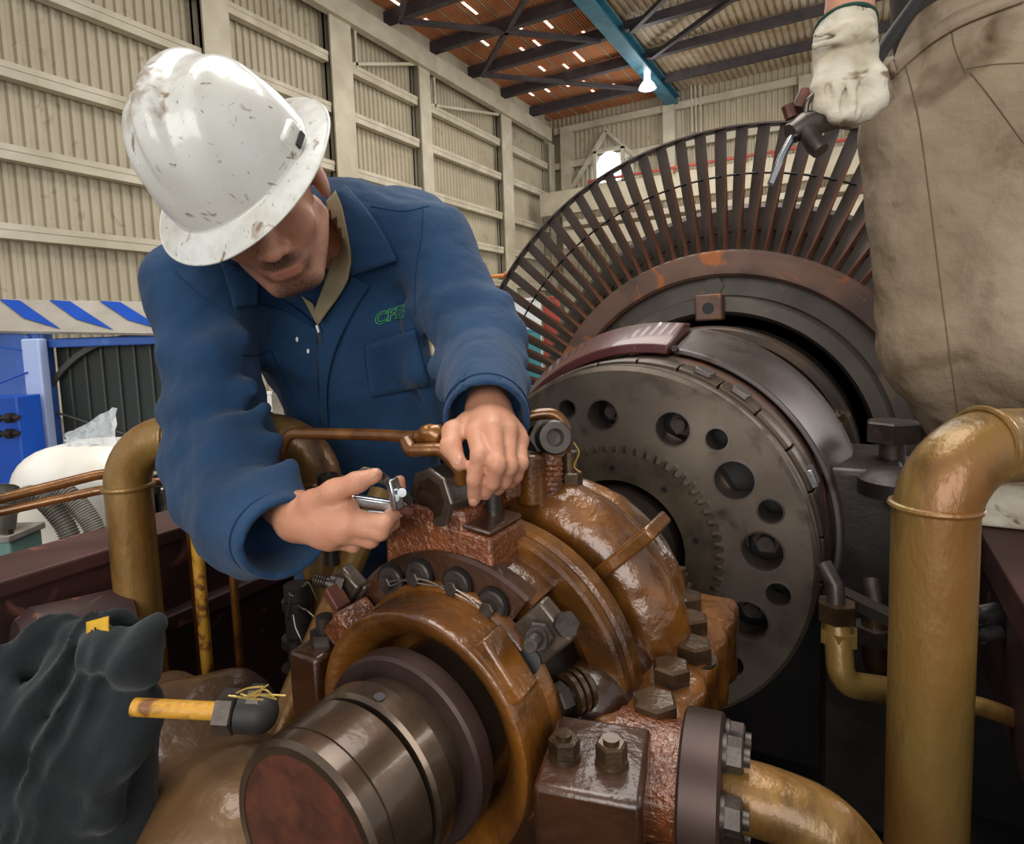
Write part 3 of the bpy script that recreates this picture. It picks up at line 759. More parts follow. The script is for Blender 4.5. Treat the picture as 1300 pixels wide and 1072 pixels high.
c = W(1052, 600, 1.34); obj('small_nut', MB().prism(c, (0, 0, 1), .02, .018, 6).prism(c+V(0, 0, .018), (0, 0, 1), .012, .012, 12), M['bolt_brown'], cf)
c = W(1062, 546, 1.5); s_ = obj('stud', MB().prism(c-V(0, 0, .03), (0, 0, 1), .014, .08, 16).prism(c+V(0, 0, .022), (0, 0, 1), .026, .014, 6).prism(c+V(0, 0, .036), (0, 0, 1), .03, .008, 24), M['bolt_brown'], cf)
c = W(1133, 560, 1.35); obj('big_nut', MB().prism(c-V(0, 0, .09), (0, 0, 1), .026, .10, 20).prism(c-V(0, 0, .0), (0, 0, 1), .056, .045, 6, cham=.004), M['bolt'], cf)
c = W(1140, 615, 1.2); obj('round_cover', MB().lathe(c-V(0, 0, .02), (0, 0, 1), [(0, .07), (.03, .07), (.045, .05), (.05, 0)], 32), M['steel_dark'], cf)
c = W(1012, 690, 1.3)
# brass elbow fittings low down between disc and right pipe
e0 = W(1068, 832, .98); ef = thing('elbow_fitting', (e0[0], e0[1], .6), 'brass elbow fitting on a thin line left of the right gold pipe', 'pipe fitting')
pth = arc([W(1062, 778, 1.0), W(1068, 868, .98), W(1150, 880, 1.0)], .03)
obj('elbow_body', MB().tube(pth, .021, 16), M['brass'], ef)
for p, d in ((pth[0], (0, 0, 1)), (pth[-1], pth[-1]-pth[-2])):
    obj('union_nut', MB().prism(p-nrm(d)*.012, d, .030, .03, 6), M['bolt_brown'], ef)
obj('union_nut', MB().prism(W(1065, 815, 1.0), (0, 0, 1), .03, .022, 6), M['brass'], ef)
obj('line', MB().tube([W(1062, 778, 1.0), W(1060, 742, 1.0), W(1045, 716, 1.02)], .014, 12), M['bolt'], ef)
e1 = W(1112, 800, 1.1); ef2 = thing('elbow_fitting', (e1[0], e1[1], .6), 'dark elbow fitting behind the brass elbow, next to the right gold pipe', 'pipe fitting')
obj('elbow_body', MB().tube(arc([W(1110, 770, 1.1), W(1112, 850, 1.1), W(1180, 862, 1.12)], .03), .022, 16), M['bolt_brown'], ef2)
obj('union_nut', MB().prism(W(1110, 815, 1.1), (0, 0, 1), .034, .03, 6), M['bolt'], ef2)
obj('line', MB().tube([W(1110, 770, 1.1), W(1105, 735, 1.12)], .015, 12), M['bolt'], ef2)
tag(obj('drain_pipe', MB().tube(spline([W(1180, 885, .95), W(1225, 893, .93), W(1262, 903, .92), W(1330, 930, .92)], 8), .014, 14), M['brass'], angle=60), 'thin curved gold line leaving the right pipe at its lower right', 'pipe')
tag(obj('dark_rail', MB().span(W(1050, 746, 1.06), W(1140, 790, .98), .03, .018), M['steel_dark']), 'dark slanting flat bar behind the brass elbow fittings', 'bar')
for (y, lab) in ((778, 'upper of two hydraulic hose fittings behind the right gold pipe'), (803, 'lower of two hydraulic hose fittings behind the right gold pipe')):
    a = W(1228, y+6, .98); b = W(1330, y-14, .98); h = thing('hose_fitting', a, lab, 'hose fitting', None)
    obj('hose', MB().tube([a, b], .011, 12), M['rubber'], h)
    d = nrm(b-a)
    obj('crimp', MB().prism(a+d*.02, d, .015, .03, 12).prism(a+d*.06, d, .017, .012, 6), M['chrome'], h)
# ------------------------------------------------------------------ signed-distance modelling for soft bodies
class SDF:
    def __init__(s): s.p = []
    def rc(s, a, b, r1, r2=None, k=.01, sub=False):
        a = np.asarray(a, float); b = np.asarray(b, float); r2 = r1 if r2 is None else r2
        m = max(r1, r2)
        def f(P):
            d = b-a; L2 = d@d
            t = np.clip(((P-a)@d)/max(L2, 1e-12), 0, 1)
            q = P-a-t[..., None]*d
            return np.sqrt((q*q).sum(-1)) - (r1+(r2-r1)*t)
        s.p.append((f, np.minimum(a, b)-m, np.maximum(a, b)+m, k, sub)); return s
    def chain(s, pts, rr, k=.006, sub=False):
        for i in range(len(pts)-1): s.rc(pts[i], pts[i+1], rr[i], rr[i+1], k, sub)
        return s
    def el(s, c, r, R=None, k=.01, sub=False):
        c = np.asarray(c, float); r = np.asarray(r, float); R = np.eye(3) if R is None else np.asarray(R, float)   # columns of R: axes
        m = r.max()
        def f(P):
            q = (P-c)@R
            k0 = np.sqrt(((q/r)**2).sum(-1)); k1 = np.sqrt(((q/(r*r))**2).sum(-1))
            return k0*(k0-1)/np.maximum(k1, 1e-9)
        s.p.append((f, c-m, c+m, k, sub)); return s
    def box(s, c, h, R=None, rd=.005, k=.01, sub=False):
        c = np.asarray(c, float); h = np.asarray(h, float); R = np.eye(3) if R is None else np.asarray(R, float)
        m = np.linalg.norm(h)+rd
        def f(P):
            q = np.abs((P-c)@R)-h+rd
            return np.sqrt((np.maximum(q, 0)**2).sum(-1)) + np.minimum(q.max(-1), 0) - rd
        s.p.append((f, c-m, c+m, k, sub)); return s
    def cc(s, a, b, r1, r2, k=.01, sub=False, sq=1.0, hint=(0, 0, 1), rd=.004):
        """flat-ended cone, squashed by sq across hint"""
        a = np.asarray(a, float); b = np.asarray(b, float); x, y, d = basis(b-a, hint); L = np.linalg.norm(b-a)
        m = max(r1, r2)*max(1, 1/sq)
        def f(P):
            q = P-a; t = q@d; rr = np.sqrt((q@x/sq)**2+(q@y)**2)
            side = (rr-(r1+(r2-r1)*np.clip(t/L, 0, 1)))*min(1, sq)
            w = np.stack([side+rd, np.abs(t-L/2)-L/2+rd], -1)
            return np.sqrt((np.maximum(w, 0)**2).sum(-1)) + np.minimum(w.max(-1), 0) - rd
        s.p.append((f, np.minimum(a, b)-m, np.maximum(a, b)+m, k, sub)); return s
    def mesh(s, h, noise=None, margin=.02, lo=None, hi=None):
        pos = [p for p in s.p if not p[4]]
        lo = np.min([p[1] for p in pos], 0)-margin if lo is None else lo
        hi = np.max([p[2] for p in pos], 0)+margin if hi is None else hi
        n = np.ceil((hi-lo)/h).astype(int)+1
        D = np.full(n, .08, np.float32)
        ax = [lo[i]+h*np.arange(n[i]) for i in range(3)]
        for f, a, b, k, sub in s.p:
            e = k+2.5*h+.008
            i0 = np.clip(np.floor((a-e-lo)/h).astype(int), 0, n); i1 = np.clip(np.ceil((b+e-lo)/h).astype(int)+1, 0, n)
            if (i1 <= i0).any(): continue
            sl = tuple(slice(u, w) for u, w in zip(i0, i1))
            P = np.stack(np.meshgrid(*[ax[i][i0[i]:i1[i]] for i in range(3)], indexing='ij'), -1)
            d = f(P).astype(np.float32); E = D[sl]
            if sub:
                d = -d; hh = np.clip(k-np.abs(E-d), 0, None)/max(k, 1e-9); D[sl] = np.maximum(E, d)+hh*hh*k*.25
            else:
                hh = np.clip(k-np.abs(E-d), 0, None)/max(k, 1e-9); D[sl] = np.minimum(E, d)-hh*hh*k*.25
        if noise is not None:
            near = np.abs(D) < .03
            idx = np.argwhere(near)
            D[near] += noise(lo+idx*h).astype(np.float32)
        return surface_nets(D, lo, h)
def surface_nets(D, lo, h):
    S = D < 0
    c = np.zeros(np.array(D.shape)-1, np.int8)
    for i in (0, 1):
        for j in (0, 1):
            for k in (0, 1):
                c += S[i:S.shape[0]-1+i, j:S.shape[1]-1+j, k:S.shape[2]-1+k]
    act = (c > 0) & (c < 8)
    I = np.argwhere(act)
    vid = np.full(act.shape, -1, np.int64); vid[act] = np.arange(len(I))
    acc = np.zeros((len(I), 3)); cnt = np.zeros(len(I))
    cr = [(i, j, k) for i in (0, 1) for j in (0, 1) for k in (0, 1)]
    for a in range(8):
        for b in range(a+1, 8):
            A, B = np.array(cr[a]), np.array(cr[b])
            if np.abs(A-B).sum() != 1: continue
            da = D[tuple((I+A).T)]; db = D[tuple((I+B).T)]
            m = (da < 0) != (db < 0)
            t = np.where(m, da/np.where(m, da-db, 1), 0)
            acc += np.where(m[:, None], A+(B-A)*t[:, None], 0); cnt += m
    v = lo + h*(I + acc/cnt[:, None])
    F_ = []
    sh = act.shape
    for ax in range(3):
        a1, a2 = (ax+1) % 3, (ax+2) % 3
        s0 = [slice(None)]*3; s1 = [slice(None)]*3
        s0[ax] = slice(0, -1); s1[ax] = slice(1, None)
        x0, x1 = S[tuple(s0)], S[tuple(s1)]
        E = np.argwhere(x0 != x1)
        ok = (E[:, a1] > 0) & (E[:, a2] > 0) & (E[:, a1] < D.shape[a1]-1) & (E[:, a2] < D.shape[a2]-1)
        E = E[ok]
        def cell(d1, d2):
            q = E.copy(); q[:, a1] -= d1; q[:, a2] -= d2; return vid[tuple(q.T)]
        q = np.stack([cell(1, 1), cell(0, 1), cell(0, 0), cell(1, 0)], 1)
        fl = x0[tuple(E.T)] == 0
        q[fl] = q[fl][:, ::-1]
        F_.append(q)
    F_ = np.concatenate(F_)
    F_ = F_[(F_ >= 0).all(1)]
    return v, F_
def fast_mesh(name, v, f, m, parent=None, smooth_it=0):
    me = bpy.data.meshes.new(name)
    me.vertices.add(len(v)); me.vertices.foreach_set('co', np.asarray(v, np.float32).ravel())
    me.loops.add(f.size); me.loops.foreach_set('vertex_index', f.astype(np.int32).ravel())
    me.polygons.add(len(f)); me.polygons.foreach_set('loop_start', np.arange(0, f.size, 4, dtype=np.int32))
    me.polygons.foreach_set('loop_total', np.full(len(f), 4, np.int32))
    me.polygons.foreach_set('use_smooth', np.ones(len(f), bool))
    me.update(calc_edges=True); me.validate()
    o = bpy.data.objects.new(name, me); COL.objects.link(o)
    if m is not None: me.materials.append(m)
    if parent is not None:
        o.parent = parent
        if parent.type == 'EMPTY': o.location = -parent.location
    if smooth_it:
        sm = o.modifiers.new('smooth', 'SMOOTH'); sm.factor = .5; sm.iterations = smooth_it
    return o
_rng = np.random.default_rng(7)
_lat = _rng.random((24, 24, 24))*2-1
def vnoise(P, sc):
    """smooth value noise, P (N,3); sc is cycles per metre, scalar or 3"""
    q = P*np.asarray(sc); i = np.floor(q).astype(int); t = q-i; t = t*t*(3-2*t)
    def g(a, b, c): return _lat[(i[:, 0]+a) % 24, (i[:, 1]+b) % 24, (i[:, 2]+c) % 24]
    x = lambda b, c: g(0, b, c)*(1-t[:, 0])+g(1, b, c)*t[:, 0]
    y = lambda c: x(0, c)*(1-t[:, 1])+x(1, c)*t[:, 1]
    return y(0)*(1-t[:, 2])+y(1)*t[:, 2]
CAMR = np.stack([_R, _U, -_F], 1)       # columns: image right, image up, toward the viewer

# ------------------------------------------------------------------ bearing housing
bp_ = thing('bearing_housing', (AX, .78, .2), 'oil-wet ochre bearing housing with bolted cap in the foreground', 'bearing housing')
def tang(a): return V(math.cos(D2(a)), 0, -math.sin(D2(a)))
def radl(a): return V(math.sin(D2(a)), 0, math.cos(D2(a)))
MY = V(0, -1, 0)
obj('oil_ring_cover', axl([(.575, .104), (.536, .106), (.526, .112), (.513, .127), (.5068, .1385), (.5068, .1425), (.5080, .1446), (.5100, .1455), (.516, .1462), (.566, .1475), (.570, .1525), (.576, .155), (.582, .154)], 128), M['ochre'], bp_)
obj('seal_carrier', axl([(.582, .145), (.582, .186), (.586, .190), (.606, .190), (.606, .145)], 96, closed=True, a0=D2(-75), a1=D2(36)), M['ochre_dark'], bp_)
obj('cap_neck', axl([(.60, .10), (.60, .138), (.67, .142)], 96), M['hubdark'], bp_)
obj('cap_shoulder', axl([(.604, .14), (.604, .172), (.610, .176), (.66, .178), (.66, .14)], 96, closed=True, a0=D2(-75), a1=D2(38)), M['ochre'], bp_)
o = obj('front_flange', axl([(.654, .160), (.654, .197), (.658, .201), (.673, .201), (.673, .160)], 128, closed=True), M['ochre'], bp_)
obj('flange_joint', axl([(.673, .160), (.673, .199), (.677, .199), (.677, .160)], 128, closed=True), M['hole'], bp_)
obj('rear_flange', axl([(.677, .150), (.677, .200), (.681, .205), (.703, .206), (.707, .202), (.709, .150)], 128), M['ochre'], bp_)
# cap with its oil channel: one soft casting
cs = SDF()
for k in range(20):
    a0, a1 = -45+136*k/20, -45+136*(k+1)/20
    def rr(a): return .052 - .010*max(0, (-a-5)/40)
    cs.rc(AC(.187, a0, .803), AC(.187, a1, .803), rr(a0), rr(a1), .012)
for k in range(28):
    a0, a1 = -100+200*k/28, -100+200*(k+1)/28
    cs.rc(AC(.128, a0, .725), AC(.128, a1, .725), .022, .022, .008)
    cs.rc(AC(.165, a0, .86), AC(.165, a1, .86), .034, .034, .03)
    cs.rc(AC(.160, a0, .93), AC(.160, a1, .93), .034, .034, .03)
v, f = cs.mesh(.005, noise=lambda P: .0016*vnoise(P, 45)+.0009*vnoise(P, 110))
fast_mesh('cap', v, f, M['ochre'], bp_, 2)
ribv = MB()
ax_ = 46.5
ribv.box(AC(.212, ax_, .768), (.0095, .042, .078), tang(ax_), YD, radl(ax_))
obj('lifting_rib', ribv, M['ochre'], bp_, bevel=.004)
# split-line flanges and their bolts
for sgn, nm in ((1, 'right'), (-1, 'left')):
    fl = SDF()
    xx = AX + sgn*.222
    fl.box((xx, .80, AZ-.035), (.052, .205, .05), rd=.016)
    for yy in (.642, .72, .79, .86, .93): fl.cc((xx+sgn*.022, yy, AZ-.085), (xx+sgn*.022, yy, AZ+.014), .036, .034, .012)
    v, f = fl.mesh(.005, noise=lambda P: .001*vnoise(P, 60))
    fast_mesh('joint_flange', v, f, M['ochre'], bp_, 2)
    for i, (bx_, by_) in enumerate([(.238, .642), (.236, .721), (.249, .787), (.229, .86), (.206, .93)]):
        hexr = .0265 if i == 0 else .0245
        b = obj('joint_bolt', MB().prism((AX+sgn*bx_, by_, AZ+.012), (0, 0, 1), .029, .004, 28).prism((AX+sgn*bx_, by_, AZ+.016), (0, 0, 1), hexr, .022, 6, cham=.003, rot=.4+i), M['bolt_brown'], bp_)
    obj('joint_stud', MB().prism((AX+sgn*.182, .99, AZ+.0), (0, 0, 1), .018, .026, 6).prism((AX+sgn*.182, .99, AZ+.026), (0, 0, 1), .011, .018, 12).prism((AX+sgn*.182, .99, AZ+.044), (0, 0, 1), .008, .01, 12), M['bolt_brown'], bp_)
# lower half and pedestal foot
lw = SDF()
for k in range(20):
    a0, a1 = 90+180*k/20, 90+180*(k+1)/20
    for yy in (.66, .74, .82, .90): lw.rc(AC(.155, a0, yy), AC(.155, a1, yy), .05, .05, .03)
lw.box((AX, .80, .52), (.20, .17, .33), rd=.03, k=.04)
v, f = lw.mesh(.008)
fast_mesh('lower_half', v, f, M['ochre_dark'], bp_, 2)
# upper mounting block with octagonal bored boss
bx0, bx1 = AX-.104, AX+.060
blk = MB()
blk.add([(bx0, .590, AZ+.150), (bx1, .590, AZ+.130), (bx1, .675, AZ+.15), (bx0, .675, AZ+.15),
         (bx0, .590, AZ+.233), (bx1, .590, AZ+.214), (bx1, .675, AZ+.214), (bx0, .675, AZ+.233)],
        [(0, 1, 2, 3), (4, 5, 6, 7), (0, 1, 5, 4), (1, 2, 6, 5), (2, 3, 7, 6), (3, 0, 4, 7)])
obj('mounting_block', blk, M['red_oil'], bp_, bevel=.004)
obj('machined_top', MB().add([(bx0+.002, .592, AZ+.2345), (bx1-.002, .592, AZ+.2155), (bx1-.002, .672, AZ+.2155), (bx0+.002, .672, AZ+.2345),
    (bx0+.002, .592, AZ+.2415), (bx1-.002, .592, AZ+.2225), (bx1-.002, .672, AZ+.2225), (bx0+.002, .672, AZ+.2415)], [(0, 1, 2, 3), (4, 5, 6, 7), (0, 1, 5, 4), (1, 2, 6, 5), (2, 3, 7, 6), (3, 0, 4, 7)]), M['oil_pad'], bp_, bevel=.003)
bc = onY(545, 634, .592)
bd_ = nrm(V(.20, 1, -.0))
boss = obj('bored_boss', MB().lathe(bc, bd_, [(0, .0265), (0, .0385), (.003, .0405), (.085, .0405), (.088, .038), (.088, .026)], 8, closed=True), M['boss'], bp_, bevel=.0015, smooth=False)
boss.rotation_euler = (0, 0, 0)
obj('bore', MB().lathe(bc, bd_, [(.0005, .0266), (.003, .0258), (.06, .0255), (.062, 0)], 40), M['bore'], boss)
obj('boss_foot', MB().box(bc+bd_*.03+V(.004, 0, -.035), (.042, .03, .025)), M['red_oil'], bp_, bevel=.006)
obj('rear_collar', MB().prism(bc+bd_*.10, bd_, .046, .03, 8, rot=.39), M['red_oil'], bp_, bevel=.004)
obj('wire_clip', MB().tube([bc+bd_*.006+V(.004, 0, -.006), bc+bd_*.004+V(.012, 0, -.003), bc+bd_*.004+V(.018, 0, .004)], .0011, 6), M['straw'], bp_)
obj('oil_cup', MB().lathe(onY(606, 664, .625), (0, 0, 1), [(-.01, .024), (.003, .024), (.006, .021), (.006, .017), (0, .015), (0, 0)], 28), M['red_oil'], bp_)
pc = onY(628, 662, .645)
obj('pin', MB().prism(pc-V(0, 0, .01), (0, 0, 1), .0095, .052, 18).prism(pc+V(0, 0, .016), (0, 0, 1), .0105, .003, 18), M['steel_dark'], bp_)
# four wired bolts on the carrier
bpos = []
for px, py in [(497, 737), (532, 731), (580, 743), (625, 769)]:
    p = onY(px, py, .578)
    bpos.append(p)
    b = obj('carrier_bolt', MB().lathe(p, MY, [(-.004, .0185), (.003, .0185), (.005, .0165), (.005, .009)], 32).prism(p-YD*.004, MY, .0098, .011, 6, cham=.001), M['bolt'], bp_)
    obj('counterbore', MB().lathe(p+YD*.003, MY, [(0, .0215), (.0045, .0215), (.0045, .0185), (0, .0185)], 32, closed=True), M['hole'], bp_)
for a, b in zip(bpos[:-1], bpos[1:]):
    for s_ in (-1, 1):
        m_ = (a+b)/2 + V(0, -.012, .002*s_)
        obj('lockwire', MB().tube(spline([a+V(.004, -.014, .003*s_), m_, b+V(-.004, -.014, -.003*s_)], 6), .0009, 6), M['wire'], bp_)
# clamps on both shoulders
for (px, py, yy, a, nm) in [(692, 800, .585, 45, 'right'), (443, 742, .575, -52, 'left')]:
    c = onY(px, py, yy)
    t_, r_ = tang(a), radl(a)
    hw = .027 if nm == 'right' else .020
    cl = obj('clamp_plate', MB().box(c, (hw, .011, hw), t_, YD, r_).box(c-r_*hw*.9+YD*.02, (hw*.9, .02, .007), t_, YD, r_), M['clamp'], bp_, bevel=.004)
    sd = nrm(MY*1.0+r_*.25) if nm == 'right' else nrm(r_*.9+MY*.5-t_*.3)
    obj('clamp_stud', MB().prism(c+MY*.01, sd, .017, .012, 6, cham=.002).prism(c+MY*.01+sd*.012, sd, .0125, .007, 20).prism(c+MY*.01+sd*.016, sd, .0075, .024, 14), M['bolt'], cl)
    for q in range(5):
        obj('thread', MB().lathe(c+MY*.01+sd*(.024+.0033*q), sd, [(0, .0074), (.0011, .0086), (.0022, .0074)], 16), M['bolt'], cl)
obj('clamp_nut', MB().prism(onY(716, 792, .575), nrm(V(.6, -.6, .3)), .014, .012, 6), M['bolt'], bp_)
c = onY(638, 846, .532); a = 52
obj('side_lug', MB().box(c, (.037, .020, .015), tang(a), YD, radl(a)), M['ochre'], bp_, bevel=.004)
c = onY(672, 838, .575)
obj('lug_recess', MB().prism(c, nrm(radl(a)*.5+MY), .014, .012, 24), M['hole'], bp_)
c = onY(447, 790, .55); a = -50
obj('side_lug', MB().box(c, (.020, .028, .016), tang(a), YD, radl(a)), M['red_oil'], bp_, bevel=.003)
c = onY(428, 760, .545)
obj('side_plate', MB().box(c, (.006, .012, .016), tang(-62), YD, radl(-40)), M['rust'], bp_, bevel=.002)
# spring-washer bolt under the right clamp
c = onY(724, 882, .60)
db = nrm(V(-.55, -1, -.1))
obj('spring_bolt', MB().prism(c-db*.03, db, .012, .04, 16).prism(c+db*.006, db, .018, .014, 6, cham=.002), M['bolt'], bp_)
for q in range(3): obj('spring_washer', MB().lathe(c-db*(.022-.009*q), db, [(0, .012), (0, .0235), (.006, .0245), (.006, .012)], 28, closed=True), M['bolt_brown'], bp_)
# bolted foot at lower right of the ring cover
c = W(757, 1000, .60)
ft = obj('bolted_foot', MB().box(c, (.05, .055, .035), nrm(V(1, .22, 0)), nrm(V(-.22, 1, 0)), V(0, 0, 1)), M['ochre_dark'], bp_, bevel=.006)
for px, py in ((716, 938), (776, 944)):
    q = onZ(px, py, c[2]+.035+.018)
    obj('foot_nut', MB().prism(q-V(0, 0, .018), (0, 0, 1), .0165, .005, 24).prism(q-V(0, 0, .013), (0, 0, 1), .0155, .015, 6, cham=.002).prism(q, (0, 0, 1), .008, .006, 14), M['bolt_brown'], bp_)
# left split-line bracket with wired stud
c = W(416, 856, .80)
obj('left_bracket', MB().box(c, (.026, .040, .046)), M['ochre_dark'], bp_, bevel=.006)
obj('bracket_stud', MB().prism(c+V(0, 0, .046), (0, 0, 1), .020, .014, 6).prism(c+V(0, 0, .060), (0, 0, 1), .011, .02, 14), M['bolt'], bp_)

# flanged branch pipe at lower right
c = W(905, 1003, .64); d = nrm(V(1, .12, 0))
fp = thing('flanged_pipe', c, 'brown round pipe flange with hex bolts below the cap bolts', 'pipe flange')
obj('flange', MB().lathe(c-d*.03, d, [(0, .03), (0, .072), (.003, .0755), (.038, .0755), (.041, .072), (.041, .03)], 72, closed=True), M['collar'], fp)
obj('neck', MB().lathe(c-d*.10, d, [(0, .062), (.07, .060)], 48), M['red_oil'], fp)
obj('branch_pipe', MB().tube(spline([c-d*.03, c+d*.06, c+d*.12+V(0, 0, -.025), c+d*.17+V(0, .0, -.12)], 10), .034, 24), M['brass'], fp)
for k in range(6):
    a = math.radians(60*k+12); e = V(0, 0, 1)*math.cos(a)+np.cross(d, V(0, 0, 1))*math.sin(a)
    obj('flange_bolt', MB().prism(c+d*.011+e*.053, d, .0185, .004, 24).prism(c+d*.015+e*.053, d, .017, .016, 6, cham=.002).prism(c+d*.031+e*.053, d, .009, .006, 14), M['bolt'], fp)

# ------------------------------------------------------------------ pipes
def bead(root, p, d, r, w=.005):
    mbb = MB(); x, y, dd = basis(d)
    mbb.lathe(p, d, [(w*math.cos(t), r+w*math.sin(t)) for t in np.linspace(0, 2*math.pi, 9)[:-1]], 40, closed=True)
    return obj('weld_bead', mbb, M['brass'], root)
P1 = W(157, 556, 1.04); P2 = W(402, 551, 1.02)
rp = .0365
lp_ = thing('gold_pipe', (P1[0], P1[1], .1), 'gold painted oil pipe arching from left edge of pit behind the bending man', 'pipe')
pth = arc([V(P1[0], P1[1], .1), P1, P2, V(P2[0], P2[1], .1)], .085, 12)
obj('pipe', MB().tube(pth, rp, 36), M['brass'], lp_, angle=60)
bead(lp_, V(P1[0], P1[1], P1[2]-.085), (0, 0, 1), rp); bead(lp_, P1+nrm(P2-P1)*.085, P2-P1, rp)
bead(lp_, P2-nrm(P2-P1)*.085, P2-P1, rp); bead(lp_, V(P2[0], P2[1], P2[2]-.080), (0, 0, 1), rp)
P3 = W(1189, 568, .73); P4 = W(1420, 562, .78); rq = .0455
rp_ = thing('gold_pipe', (P3[0], P3[1], .1), 'thick gold oil pipe with welded elbow in front at the right edge', 'pipe')
obj('pipe', MB().tube(arc([V(P3[0], P3[1], .1), P3, P4+nrm(P4-P3)*.22, V(*(P4+nrm(P4-P3)*.22)[:2], 1.066)], .085, 14), rq, 40), M['brass'], rp_, angle=60)
bead(rp_, V(P3[0], P3[1], P3[2]-.072), (0, 0, 1), rq, .0045); bead(rp_, P3+nrm(P4-P3)*.065, P4-P3, rq, .0045)
# thin lines at left
t1 = thing('oil_line', W(120, 605, 1.13), 'thin oil line running from left edge to gold pipe, the upper of two', 'pipe')
obj('tube', MB().tube([W(-60, 650, 1.02), W(0, 634, 1.06), W(120, 604, 1.13), W(245, 585, 1.20), W(300, 575, 1.26)], .0095, 14), M['copper'], t1, angle=60)
t2 = thing('oil_line', W(60, 637, 1.10), 'thin oil line bending down behind the left gold pipe, the lower of two', 'pipe')
e = W(236, 606, 1.16)
obj('tube', MB().tube(arc([W(-60, 665, 1.02), W(0, 650, 1.06), W(120, 624, 1.12), e, V(e[0], e[1], .13)], [.01, .01, .05], 8), .0085, 14), M['copper'], t2, angle=60)
q = W(246, 640, 1.12)
t3 = thing('yellow_rod', V(q[0], q[1], .12), 'worn yellow upright tube with union nut right of the left gold pipe', 'pipe')
obj('tube', MB().tube([V(q[0], q[1], .12), V(q[0], q[1], q[2])], .0105, 14), M['yellow_paint'], t3, angle=60)
obj('union_nut', MB().prism(V(q[0], q[1], q[2]-.012), (0, 0, 1), .017, .024, 6).prism(V(q[0], q[1], q[2]+.012), (0, 0, 1), .013, .014, 16), M['tool_dark'], t3)
q = W(292, 680, 1.18)
tag(obj('upright_tube', MB().tube([V(q[0], q[1], .12), q], .008, 12), M['copper'], angle=60), 'thin dark upright tube just left of the dangling cuff', 'pipe')
q = W(417, 690, 1.06)
tag(obj('upright_tube', MB().tube([V(q[0], q[1], .12), V(q[0], q[1], q[2])], .0075, 12), M['orange'], angle=60), 'thin orange upright tube under the left hand of the picture', 'pipe')
a = W(470, 660, 1.0); b = W(446, 716, .96)
tag(obj('short_pipe', MB().tube([a+nrm(a-b)*.05, b-nrm(a-b)*.25], .021, 20), M['brass'], angle=60), 'slanting gold pipe stub behind the pliers and bearing block', 'pipe')
# dark hose and fittings column below the cuff
q = W(377, 760, .98)
dc = thing('hose_column', V(q[0], q[1], .12), 'dark upright hose with clamps and loose wires below the cuff', 'hose')
obj('hose', MB().tube([V(q[0], q[1], .12), W(376, 742, .98)], .020, 18), M['rubber'], dc, angle=60)
for py in (765, 812, 850): obj('hose_clamp', MB().prism(W(377, py, .98)-V(0, 0, .008), (0, 0, 1), .0235, .014, 20), M['steel_dark'], dc)
random.seed(5)
for k in range(4):
    s = W(380+random.uniform(-8, 12), 745+12*k, .95)
    pts = [s]
    for j in range(5): pts.append(pts[-1]+V(random.uniform(-.012, .016), random.uniform(-.008, .008), random.uniform(-.03, .008)))
    obj('loose_wire', MB().tube(spline(pts, 5), .0011, 5), M['wire'], dc)
q = W(416, 612, .93)
tag(obj('tube_end', MB().lathe(V(q[0], q[1], q[2]-.13), (0, 0, 1), [(0, .011), (.10, .011), (.10, .016), (.142, .016), (.142, .012), (.125, .011)], 24), M['steel_dark']), 'dark capped tube end standing above the wrist of the left hand', 'pipe')
# oil tube above the block
ot = thing('oil_tube', W(450, 553, .80), 'oily bent copper tube crossing in front of the coverall waist', 'pipe')
obj('tube', MB().tube(arc([W(352, 592, .88), W(364, 550, .87), W(470, 552, .83), W(548, 556, .78)], [.028, .01], 8), .0082, 16), M['copper'], ot, angle=60)
jl = SDF(); jl.rc(W(533, 556, .785), W(556, 551, .775), .011, .012, .01).rc(W(542, 548, .775), W(552, 560, .775), .009, .008, .008)
v, f = jl.mesh(.0022, noise=lambda P: .0014*vnoise(P, 140)); fast_mesh('solder_joint', v, f, M['copper'], ot, 1)
obj('branch_tube', MB().tube(arc([W(515, 560, .775), W(521, 572, .765), W(560, 571, .755), W(585, 596, .745), W(586, 612, .755)], [.008, .05, .02], 6), .0088, 16), M['copper'], ot, angle=60)
ot2 = thing('oil_tube', W(690, 540, .90), 'short curved oil tube with ring nut right of the working hand', 'pipe')
obj('tube', MB().tube(spline([W(640, 545, .90), W(668, 530, .90), W(700, 526, .90), W(716, 540, .90), W(718, 570, .90), W(718, 620, .92)], 8), .0085, 14), M['copper'], ot2, angle=60)
c = W(703, 556, .87); d = nrm(-_F*.9+_R*.1+_U*.1)
obj('ring_nut', MB().lathe(c, d, [(-.02, .013), (.012, .013), (.012, .0225), (.008, .025), (-.02, .025)], 32, closed=True), M['tool_dark'], ot2)
obj('nut_body', MB().prism(c-d*.04, d, .032, .02, 6), M['tool_dark'], ot2)
vp = W(700, 582, .88)
obj('threaded_stud', MB().prism(vp-V(0, 0, .075), (0, 0, 1), .0155, .085, 18), M['red_oil'], ot2)
for k in range(9): obj('thread', MB().lathe(vp-V(0, 0, .07-.0075*k), (0, 0, 1), [(0, .0152), (.002, .0175), (.004, .0152)], 18), M['red_oil'], ot2)
vp = W(723, 585, .90)
obj('side_bolt', MB().prism(vp-V(0, 0, .04), (0, 0, 1), .019, .024, 6, cham=.002).prism(vp-V(0, 0, .016), (0, 0, 1), .012, .03, 14), M['bolt_brown'], ot2)
obj('lockwire', MB().tube(spline([W(728, 562, .89), W(735, 575, .89), W(729, 592, .89), W(737, 600, .89)], 5), .0013, 6), M['straw'], ot2)
obj('upright_boss', MB().prism(W(676, 640, .88), (0, 0, 1), .022, .075, 20), M['ochre'], ot2, bevel=.005)

